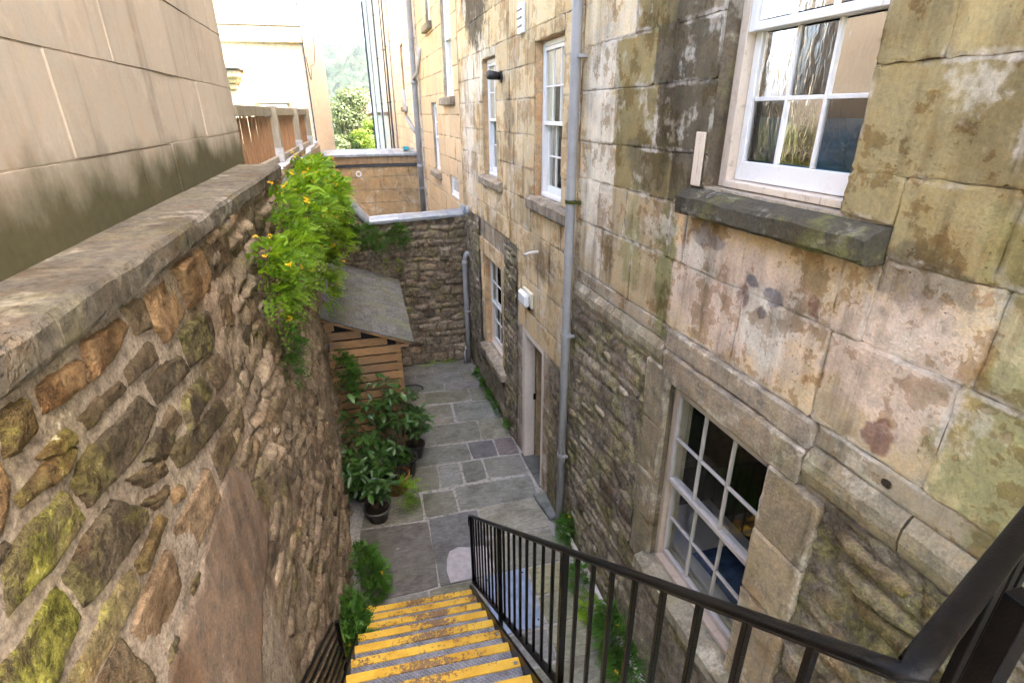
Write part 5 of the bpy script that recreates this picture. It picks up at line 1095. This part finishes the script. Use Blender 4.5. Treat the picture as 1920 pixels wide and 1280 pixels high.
m = MB(); m.tube([(1.965, 5.12, .16), (1.965, 4.95, .13), (1.99, 4.2, .09), (2.005, 3.35, .05), (2.01, 2.6, .03)], .032, 12); tag(m.build('waste_pipe', M['pvc'], None, True), 'white plastic waste pipe running along the foot of the right wall', 'pipe')
m = MB(); m.tube([(px2-.09, 10.22, .02), (px2-.09, 10.22, .30), (px2-.07, 10.24, .36), (px2, 10.4, .38)], .022, 8); tag(m.build('waste_pipe', M['pipe_pale'], None, True), 'thin pale waste pipe stub beside the corner downpipe', 'pipe')
# wall light
wl_ = empty('wall_light', (1.95, 6.45, 2.7), 'white bulkhead lamp on the wall above the doorway', 'lamp')
m = MB(); m.box(.0, .045, 6.29, 6.66, 2.60, 2.82, RW, .012); m.build('back_plate', M['cream_plastic'], wl_)
m = MB(); m.box(.046, .12, 6.305, 6.645, 2.615, 2.805, RW, .035); m.build('diffuser', M['white_plastic'], wl_)
m = MB(); m.box(.0, .03, 6.40, 6.5, 2.55, 2.598, RW, .006); m.build('cable_gland', M['black_plastic'], wl_)
sp_ = empty('flood_lamp', (1.86, 7.75, 5.44), 'small black cylindrical lamp beside the upper far window', 'lamp')
m = MB(); m.tube([RW(.005, 7.72, 5.44), RW(.03, 7.72, 5.44)], .075, 14); m.build('mount', M['black_plastic'], sp_); m = MB(); m.tube([RW(.03, 7.72, 5.445), RW(.2, 7.62, 5.455)], [.05, .058], 14); m.build('lamp_body', M['black_plastic'], sp_, True)
m = MB(); m.box(.005, .045, 6.66, 6.86, 5.83, 6.14, RW, .008)
vg = m.build('air_vent', M['white_plastic']); tag(vg, 'white louvred air vent high on the stone house', 'vent')
for z in (5.90, 5.98, 6.06): m = MB(); m.box(.046, .062, 6.68, 6.84, z, z+.018, RW, .003); m.build('louvre', M['pipe'], vg)
m = MB(); m.tube([RW(-.02, 6.12, 3.42), RW(.10, 6.12, 3.415), RW(.19, 6.13, 3.39)], .018, 8); tag(m.build('overflow_pipe', M['pvc'], None, True), 'stub overflow pipe poking from the wall above the lamp', 'pipe')
m = MB(); m.lathe([(.09, 0), (.10, .02), (.06, .05), (0, .055)], (0,0,0), 16); fl = m.build('flue_cowl', M['pipe'], None, True); tag(fl, 'grey round flue cowl on the wall above the end wall capping', 'cowl'); fl.location = (RX(10.15)-.012, 10.15, 3.28); fl.rotation_euler = (0, math.radians(-90), 0)
m = MB(); m.box(-.55, -.35, 0, .3, 0, .09, None, .01); bx_ = m.build('toy_box', M['teal'], None); bx_.name = 'plastic_tub'; bx_.location = (1.65, 17.45, 3.965); bx_.scale = (.8, .8, 1); tag(bx_, 'small teal tub left on the yard wall capping', 'tub')
m = MB(); m.box(.015, .03, 3.04, 3.13, 4.56, 4.88, RW, .004); tag(m.build('boxing_strip', M['cream_paint']), 'short cream painted board standing on the big sill', 'board')

# ================================================================== PLANTS
def frond_mesh(ells, n, seed, L=(.07, .15), leaf=.011, droop=.35):
    r = np.random.default_rng(seed); wts = np.array([np.prod(e[1])**(2/3) for e in ells]); wts /= wts.sum(); k = r.choice(len(ells), n, p=wts)
    c = np.array([e[0] for e in ells])[k]; R_ = np.array([e[1] for e in ells])[k]; od = np.array([e[2] for e in ells])[k]
    d = r.normal(size=(n, 3)); d /= np.linalg.norm(d, axis=1)[:, None]; d = np.where((np.sum(d*od, 1) < -.2)[:, None], -d, d)
    p0 = c + d*R_*(r.uniform(.35, 1.0, n))[:, None]
    v = d*.8 + od*.5 + r.normal(size=(n, 3))*.4 + np.array([0, 0, .25]); v /= np.linalg.norm(v, axis=1)[:, None]; ln = r.uniform(*L, n)
    V = []; A = []; shade = r.uniform(.0, 1.0, n)
    side = np.cross(v, np.array([0, 0, 1.0])+r.normal(size=(n, 3))*.3); side /= np.linalg.norm(side, axis=1)[:, None]+1e-6; upv = np.cross(side, v)
    for t, sg in [(.3, -1), (.36, 1), (.5, -1), (.56, 1), (.7, -1), (.76, 1), (.9, -1), (.94, 1), (1.05, 0)]:
        base = p0 + v*(ln*t)[:, None] + np.array([0, 0, -1.0])*(droop*ln*t*t)[:, None]
        out = side*sg*.9 + v*(.5 if sg else 1.0); out /= np.linalg.norm(out, axis=1)[:, None]; wd = (1.15-.45*t)
        b = base + out*(leaf*wd*1.0)
        for an in (-.8, 0, .8):
            o2 = out*math.cos(an) + np.cross(upv, out)*math.sin(an); s = leaf*wd*r.uniform(.8, 1.3, n)[:, None]; pr = np.cross(upv, o2)
            tip = upv*(r.uniform(-.5, .3, n)[:, None])*s
            V.append(np.stack([b, b+o2*s*.9+pr*s*.55, b+o2*s*1.7+tip, b+o2*s*.9-pr*s*.55], 1)); A.append(np.repeat(np.clip(shade+r.uniform(-.15, .15, n), 0, 1)[:, None], 4, 1))
    V = np.concatenate(V).reshape(-1, 3); A = np.concatenate(A).ravel(); F = np.arange(len(V)).reshape(-1, 4)
    tips = p0 + v*ln[:, None]
    return V, F, A, tips, d
fm_ = MB(); rr = random.Random(3)
for i in range(7):
    a = i*.9; p = Vector((.010*math.cos(a), .010*math.sin(a), .004*i)); q = p + Vector((.012*math.cos(a+.4), .012*math.sin(a+.4), .010)); fm_.tube([p, (p+q)/2+Vector((0,0,.002)), q], [.0025, .0045, .003], 5)
FLOWER = fm_.mesh('flower'); FLOWER.materials.append(M['yellow_flower'])
def clump(name, label, ells, n, seed, flowers=0, mat='cory', leaf=.011, L=(.07, .15), cat='plant', fsc=.75):
    c0 = ells[0][0]; t = empty(name, c0, label, cat, 'fern leaved plants on the walls'); V, F, A, tips, d = frond_mesh(ells, n, seed, L, leaf)
    mk('foliage', np_mesh('foliage', V, F, {'rnd': A}, False), M[mat], t)
    r = random.Random(seed); idx = [i for i in range(len(tips)) if d[i][2] > -.1 or d[i][0] > .2]; r.shuffle(idx)
    m = MB()
    for e in ells:
        for q in range(5):
            a = Vector(e[0]) - Vector(e[2])*max(e[1])*.6; b = Vector(e[0]) + Vector([r.uniform(-1, 1)*x*.6 for x in e[1]]); m.tube([a, (a+b)/2+Vector((0,0,.02)), b], .0035, 5)
    m.build('stem', M['stem'], t)
    for i in idx[:flowers]:
        o = bpy.data.objects.new('flower', FLOWER); link(o, t); s = r.uniform(.8, 1.3)*fsc
        o.matrix_basis = Matrix.Translation(Vector(tips[i])+Vector((0, 0, .015))-t.location) @ Matrix.Rotation(r.uniform(0, 6.28), 4, 'Z') @ Matrix.Rotation(r.uniform(-.7, .7), 4, 'X') @ Matrix.Scale(s, 4)
    return t
OX = (.8, -.3, .3)
clump('corydalis', 'bright fern leaved plant with yellow flowers hanging on the left wall near the coping end', [((-0.65, 3.65, 4.14), (.12, .30, .12), OX), ((-0.65, 3.55, 3.98), (.12, .28, .13), OX), ((-0.67, 3.6, 3.84), (.10, .2, .12), OX), ((-0.63, 4.25, 4.02), (.13, .34, .20), OX), ((-0.67, 4.6, 4.2), (.13, .4, .13), OX), ((-0.67, 4.7, 3.75), (.10, .25, .18), OX), ((-0.74, 4.9, 4.32), (.1, .2, .08), OX)], 500, 1, 18, leaf=.014, L=(.08, .16))
clump('corydalis', 'broad flowering fern leaved mass spilling over the top of the left wall', [((-0.75, 5.6, 4.24), (.16, .40, .10), (.7, -.3, .4)), ((-0.75, 6.4, 4.26), (.18, .45, .11), (.7, -.2, .4)), ((-0.75, 7.3, 4.28), (.22, .5, .12), (.7, -.2, .4)), ((-0.77, 8.3, 4.26), (.24, .6, .12), (.7, -.2, .4)), ((-0.77, 9.4, 4.22), (.22, .6, .12), (.7, -.2, .4)), ((-0.65, 5.7, 4.05), (.16, .4, .16), OX), ((-0.61, 6.6, 4.0), (.20, .45, .18), OX), ((-0.55, 7.6, 4.0), (.24, .5, .2), OX), ((-0.55, 8.6, 3.95), (.24, .5, .22), OX), ((-0.65, 5.5, 3.85), (.13, .3, .14), OX)], 950, 2, 60, leaf=.020, L=(.09, .18), fsc=.8)
clump('corydalis', 'trailing yellow green fern leaved plant on the left wall above the store roof', [((-0.51, 7.9, 3.72), (.22, .35, .24), OX), ((-0.49, 7.6, 3.42), (.20, .30, .20), OX), ((-0.63, 6.9, 3.30), (.16, .28, .26), OX), ((-0.67, 6.8, 3.0), (.13, .22, .2), OX), ((-0.61, 7.2, 3.65), (.18, .3, .22), OX)], 420, 3, 8, leaf=.019, L=(.09, .18), fsc=1.1)
clump('corydalis', 'small dark tuft growing alone on the left wall face', [((-0.73, 4.05, 3.36), (.07, .14, .12), OX), ((-0.74, 3.95, 3.20), (.06, .09, .10), OX)], 110, 4, 0, 'cory_dark', leaf=.010)
clump('corydalis', 'leafy clump between the left wall and the slatted store front', [((-.62, 6.95, 1.75), (.14, .22, .22), OX), ((-.60, 6.95, 1.45), (.12, .2, .22), OX), ((-.52, 7.05, 1.6), (.1, .16, .16), OX)], 260, 5, 0, 'cory_dark', leaf=.013)
clump('corydalis', 'bushy green clump at the foot of the left wall on the flags', [((-.47, 4.78, .16), (.17, .20, .16), (.5, -.2, .8)), ((-.42, 4.56, .10), (.13, .14, .10), (.5, -.2, .8)), ((-.52, 4.95, .26), (.1, .12, .12), (.5, -.2, .8))], 420, 6, 2, 'cory_dark', leaf=.013)
clump('corydalis', 'fern leaved clump with a few yellow flowers beside the top of the visible steps', [((-.58, 3.75, .52), (.13, .24, .20), (.3, -.3, .9)), ((-.55, 3.45, .66), (.12, .2, .16), (.3, -.3, .9)), ((-.60, 4.0, .45), (.1, .16, .22), (.3, -.3, .9))], 520, 7, 7, 'cory_dark', leaf=.013)
clump('corydalis', 'round dark clump at the foot of the tall downpipe', [((1.97, 4.78, .20), (.10, .14, .18), (-.6, -.3, .7)), ((1.97, 4.7, .36), (.07, .1, .1), (-.6, -.3, .7))], 230, 8, 1, 'cory_dark', leaf=.010)
clump('corydalis', 'slim leafy sprig by the gutter behind the balusters', [((1.86, 4.15, .10), (.08, .16, .13), (-.4, -.3, .8))], 130, 9, 0, 'cory_dark', leaf=.010)
clump('corydalis', 'low light green sprig by the gutter nearer than the slim one', [((1.86, 3.72, .09), (.10, .13, .10), (-.4, -.3, .8))], 120, 10, 0, 'cory', leaf=.010)
clump('corydalis', 'big dark green clump in the gutter under the basement window', [((1.90, 3.28, .16), (.14, .24, .18), (-.4, -.3, .8)), ((1.88, 3.0, .14), (.14, .22, .16), (-.4, -.3, .8)), ((1.92, 3.45, .28), (.08, .1, .1), (-.4, -.3, .8))], 520, 11, 3, 'cory_dark', leaf=.012)
clump('corydalis', 'dark leafy tuft under the raked end of the lead capping', [((-.15, 10.40, 2.90), (.30, .10, .14), (0, -1, .2)), ((.10, 10.40, 2.78), (.18, .1, .12), (0, -1, .2)), ((-.4, 10.4, 3.05), (.16, .1, .12), (0, -1, .2))], 330, 12, 0, 'cory_dark', leaf=.014, L=(.1, .18))
clump('corydalis', 'separate round tuft under the level lead capping', [((.50, 10.38, 2.86), (.17, .12, .14), (0, -1, .2))], 170, 13, 0, 'cory_dark', leaf=.014, L=(.1, .17))
clump('corydalis', 'tiny pair of sprigs on the end wall above the store', [((.20, 10.44, 2.28), (.05, .05, .07), (0, -1, .2)), ((.48, 10.44, 2.28), (.06, .05, .08), (0, -1, .2))], 36, 14, 0, 'cory', leaf=.010)
clump('creeping_plant', 'low creeping green plant along the foot of the far right wall', [((1.80, 9.6, .04), (.10, .22, .06), (-.2, 0, 1)), ((1.83, 9.1, .04), (.09, .3, .06), (-.2, 0, 1)), ((1.85, 8.6, .04), (.08, .3, .06), (-.2, 0, 1)), ((1.88, 8.15, .04), (.08, .25, .07), (-.2, 0, 1)), ((1.89, 7.45, .08), (.05, .12, .10), (-.2, 0, 1))], 420, 15, 0, 'cory_dark', leaf=.011, L=(.05, .1))
clump('moss_fringe', 'thin green moss growth along the foot of the end wall', [((.9, 10.42, .03), (.22, .05, .04), (0, -1, .5)), ((1.3, 10.42, .03), (.2, .05, .03), (0, -1, .5))], 120, 16, 0, 'cory', leaf=.008, L=(.03, .06))

def leaf_shape(name, wid, fold, seed):
    r = random.Random(seed); V = []; F = []; N = 5
    for i in range(N+1):
        t = i/N; wdt = wid*math.sin(math.pi*min(1, t*.93+.05))**.8; dz = -.22*t*t
        V += [(t, -wdt, dz+fold*wdt), (t, 0, dz), (t, wdt, dz+fold*wdt)]
    for i in range(N):
        for k in range(2): F.append((3*i+k, 3*(i+1)+k, 3*(i+1)+k+1, 3*i+k+1))
    me = bpy.data.meshes.new(name); me.from_pydata(V, [], F); me.update(); a = me.attributes.new('rnd', 'FLOAT', 'POINT'); a.data.foreach_set('value', [r.uniform(.1, .9)]*len(V)); me.polygons.foreach_set('use_smooth', [True]*len(F)); me.materials.append(M['rhodo']); return me
LEAVES = [leaf_shape('leaf', .19, .35, 1), leaf_shape('leaf', .22, .25, 2), leaf_shape('leaf', .17, .45, 3), leaf_shape('leaf', .20, .3, 4)]
def shrub(name, label, base, pot, stems, nl, size, seed, group='potted shrubs before the store'):
    """potted shrub: pot, soil, stem, and every large leaf a part"""
    r = random.Random(seed); t = empty(name, base, label, 'potted plant', group); B = Vector(base)
    if pot:
        rad, h, mat = pot; m = MB(); m.lathe([(0, 0), (rad*.72, 0), (rad*.96, h*.86), (rad*1.06, h*.87), (rad*1.07, h), (rad*.97, h), (rad*.93, h*.85)], base, 26); m.build('pot', M[mat], t, True)
        m = MB(); m.lathe([(0, h*.87), (rad*.5, h*.89), (rad*.94, h*.86)], base, 20); m.build('soil', M['soil'], t)
        z0 = h*.85
    else: z0 = 0
    tips = []; m = MB()
    for (dx, dy, dz) in stems:
        e = B + Vector((dx, dy, dz)); s0 = B + Vector((dx*.08, dy*.08, z0)); mid = s0.lerp(e, .5) + Vector((r.uniform(-.06,.06), r.uniform(-.06,.06), .06)); m.tube([s0, mid, e], [.011, .007, .004], 6); tips.append((s0, mid, e))
        for q in range(2):
            u = mid.lerp(e, r.uniform(.1, .7)); e2 = u + Vector((r.uniform(-.16,.16), r.uniform(-.16,.16), r.uniform(.0,.14))); m.tube([u, e2], [.005, .003], 5); tips.append((u, u.lerp(e2, .6), e2))
    m.build('stem', M['stem'], t); per = max(1, nl//len(tips))
    for (a, b, c) in tips:
        off = r.uniform(0, 6.28)
        for i in range(per):
            f = 1 - .5*(i/per)**1.2*r.uniform(.3, 1); p = (b.lerp(c, (f-.5)*2) if f > .5 else a.lerp(b, f*2)); yaw = off + i*2.4; pit = r.uniform(-.55, .25) + (.5 if i < 2 else 0)
            o = bpy.data.objects.new('leaf', r.choice(LEAVES)); link(o, t); s = size*r.uniform(.7, 1.2)
            o.matrix_basis = Matrix.Translation(p-B) @ Matrix.Rotation(yaw, 4, 'Z') @ Matrix.Rotation(-pit, 4, 'Y') @ Matrix.Rotation(r.uniform(-.4, .4), 4, 'X') @ Matrix.Scale(s, 4)
    return t
def ring(n, r0, r1, z0, z1, seed, cx=0, cy=0):
    r = random.Random(seed); return [(cx+r.uniform(r0, r1)*math.cos(i*6.28/n+r.random()), cy+r.uniform(r0, r1)*math.sin(i*6.28/n+r.random()), r.uniform(z0, z1)) for i in range(n)]
shrub('potted_shrub', 'glossy dark evergreen shrub in the low weathered pot nearest the stair', (-.33, 5.86, 0), (.17, .20, 'grey_pot'), ring(16, .10, .40, .22, .95, 3, -.04, .18)+[(-.24, .35, 1.15), (-.3, .2, .9), (-.34, .05, .7)], 299, .14, 21)
shrub('potted_shrub', 'broad leaved grey green shrub in black pot before the slatted front', (.09, 6.72, 0), (.20, .33, 'black_plastic'), ring(15, .10, .46, .65, 1.7, 5, -.34, .05), 295, .15, 22)
shrub('potted_shrub', 'leafy young shrub in the terracotta pot', (-.06, 6.38, 0), (.20, .30, 'terracotta'), ring(11, .06, .30, .4, .95, 7, -.12, .05), 280, .13, 23)
shrub('potted_shrub', 'small shrub in a black pot at the store corner', (.30, 7.15, 0), (.14, .24, 'black_plastic'), ring(9, .06, .24, .55, 1.15, 9, -.04, -.1), 190, .13, 24)
shrub('potted_shrub', 'low leafy shrub tucked between the left wall and the pots', (-.55, 6.35, 0), (.13, .2, 'black_plastic'), ring(10, .05, .22, .35, 1.0, 11, .02, 0), 200, .14, 25)
ft = clump('garden_fern', 'feathery fern spreading beside the low weathered pot', [((-.02, 6.02, .22), (.16, .14, .10), (.6, -.5, .5))], 90, 31, 0, 'cory', leaf=.012, L=(.15, .26))

# ================================================================== AIR
hz = MB(); hz.box(-720, 720, -320, 1300, -40, 165); hzo = hz.build('haze', None); tag(hzo, kind='stuff')
hm = bpy.data.materials.new('thin_haze'); hm.use_nodes = True; nt = hm.node_tree; nt.nodes.clear()
out = nt.nodes.new('ShaderNodeOutputMaterial'); pvn = nt.nodes.new('ShaderNodeVolumePrincipled'); pvn.inputs['Density'].default_value = .00013; pvn.inputs['Color'].default_value = (.80, .88, 1.0, 1); pvn.inputs['Anisotropy'].default_value = .2
nt.links.new(pvn.outputs[0], out.inputs['Volume']); hm.cycles.volume_sampling = 'DISTANCE'; hm.cycles.homogeneous_volume = True; hzo.data.materials.append(hm)
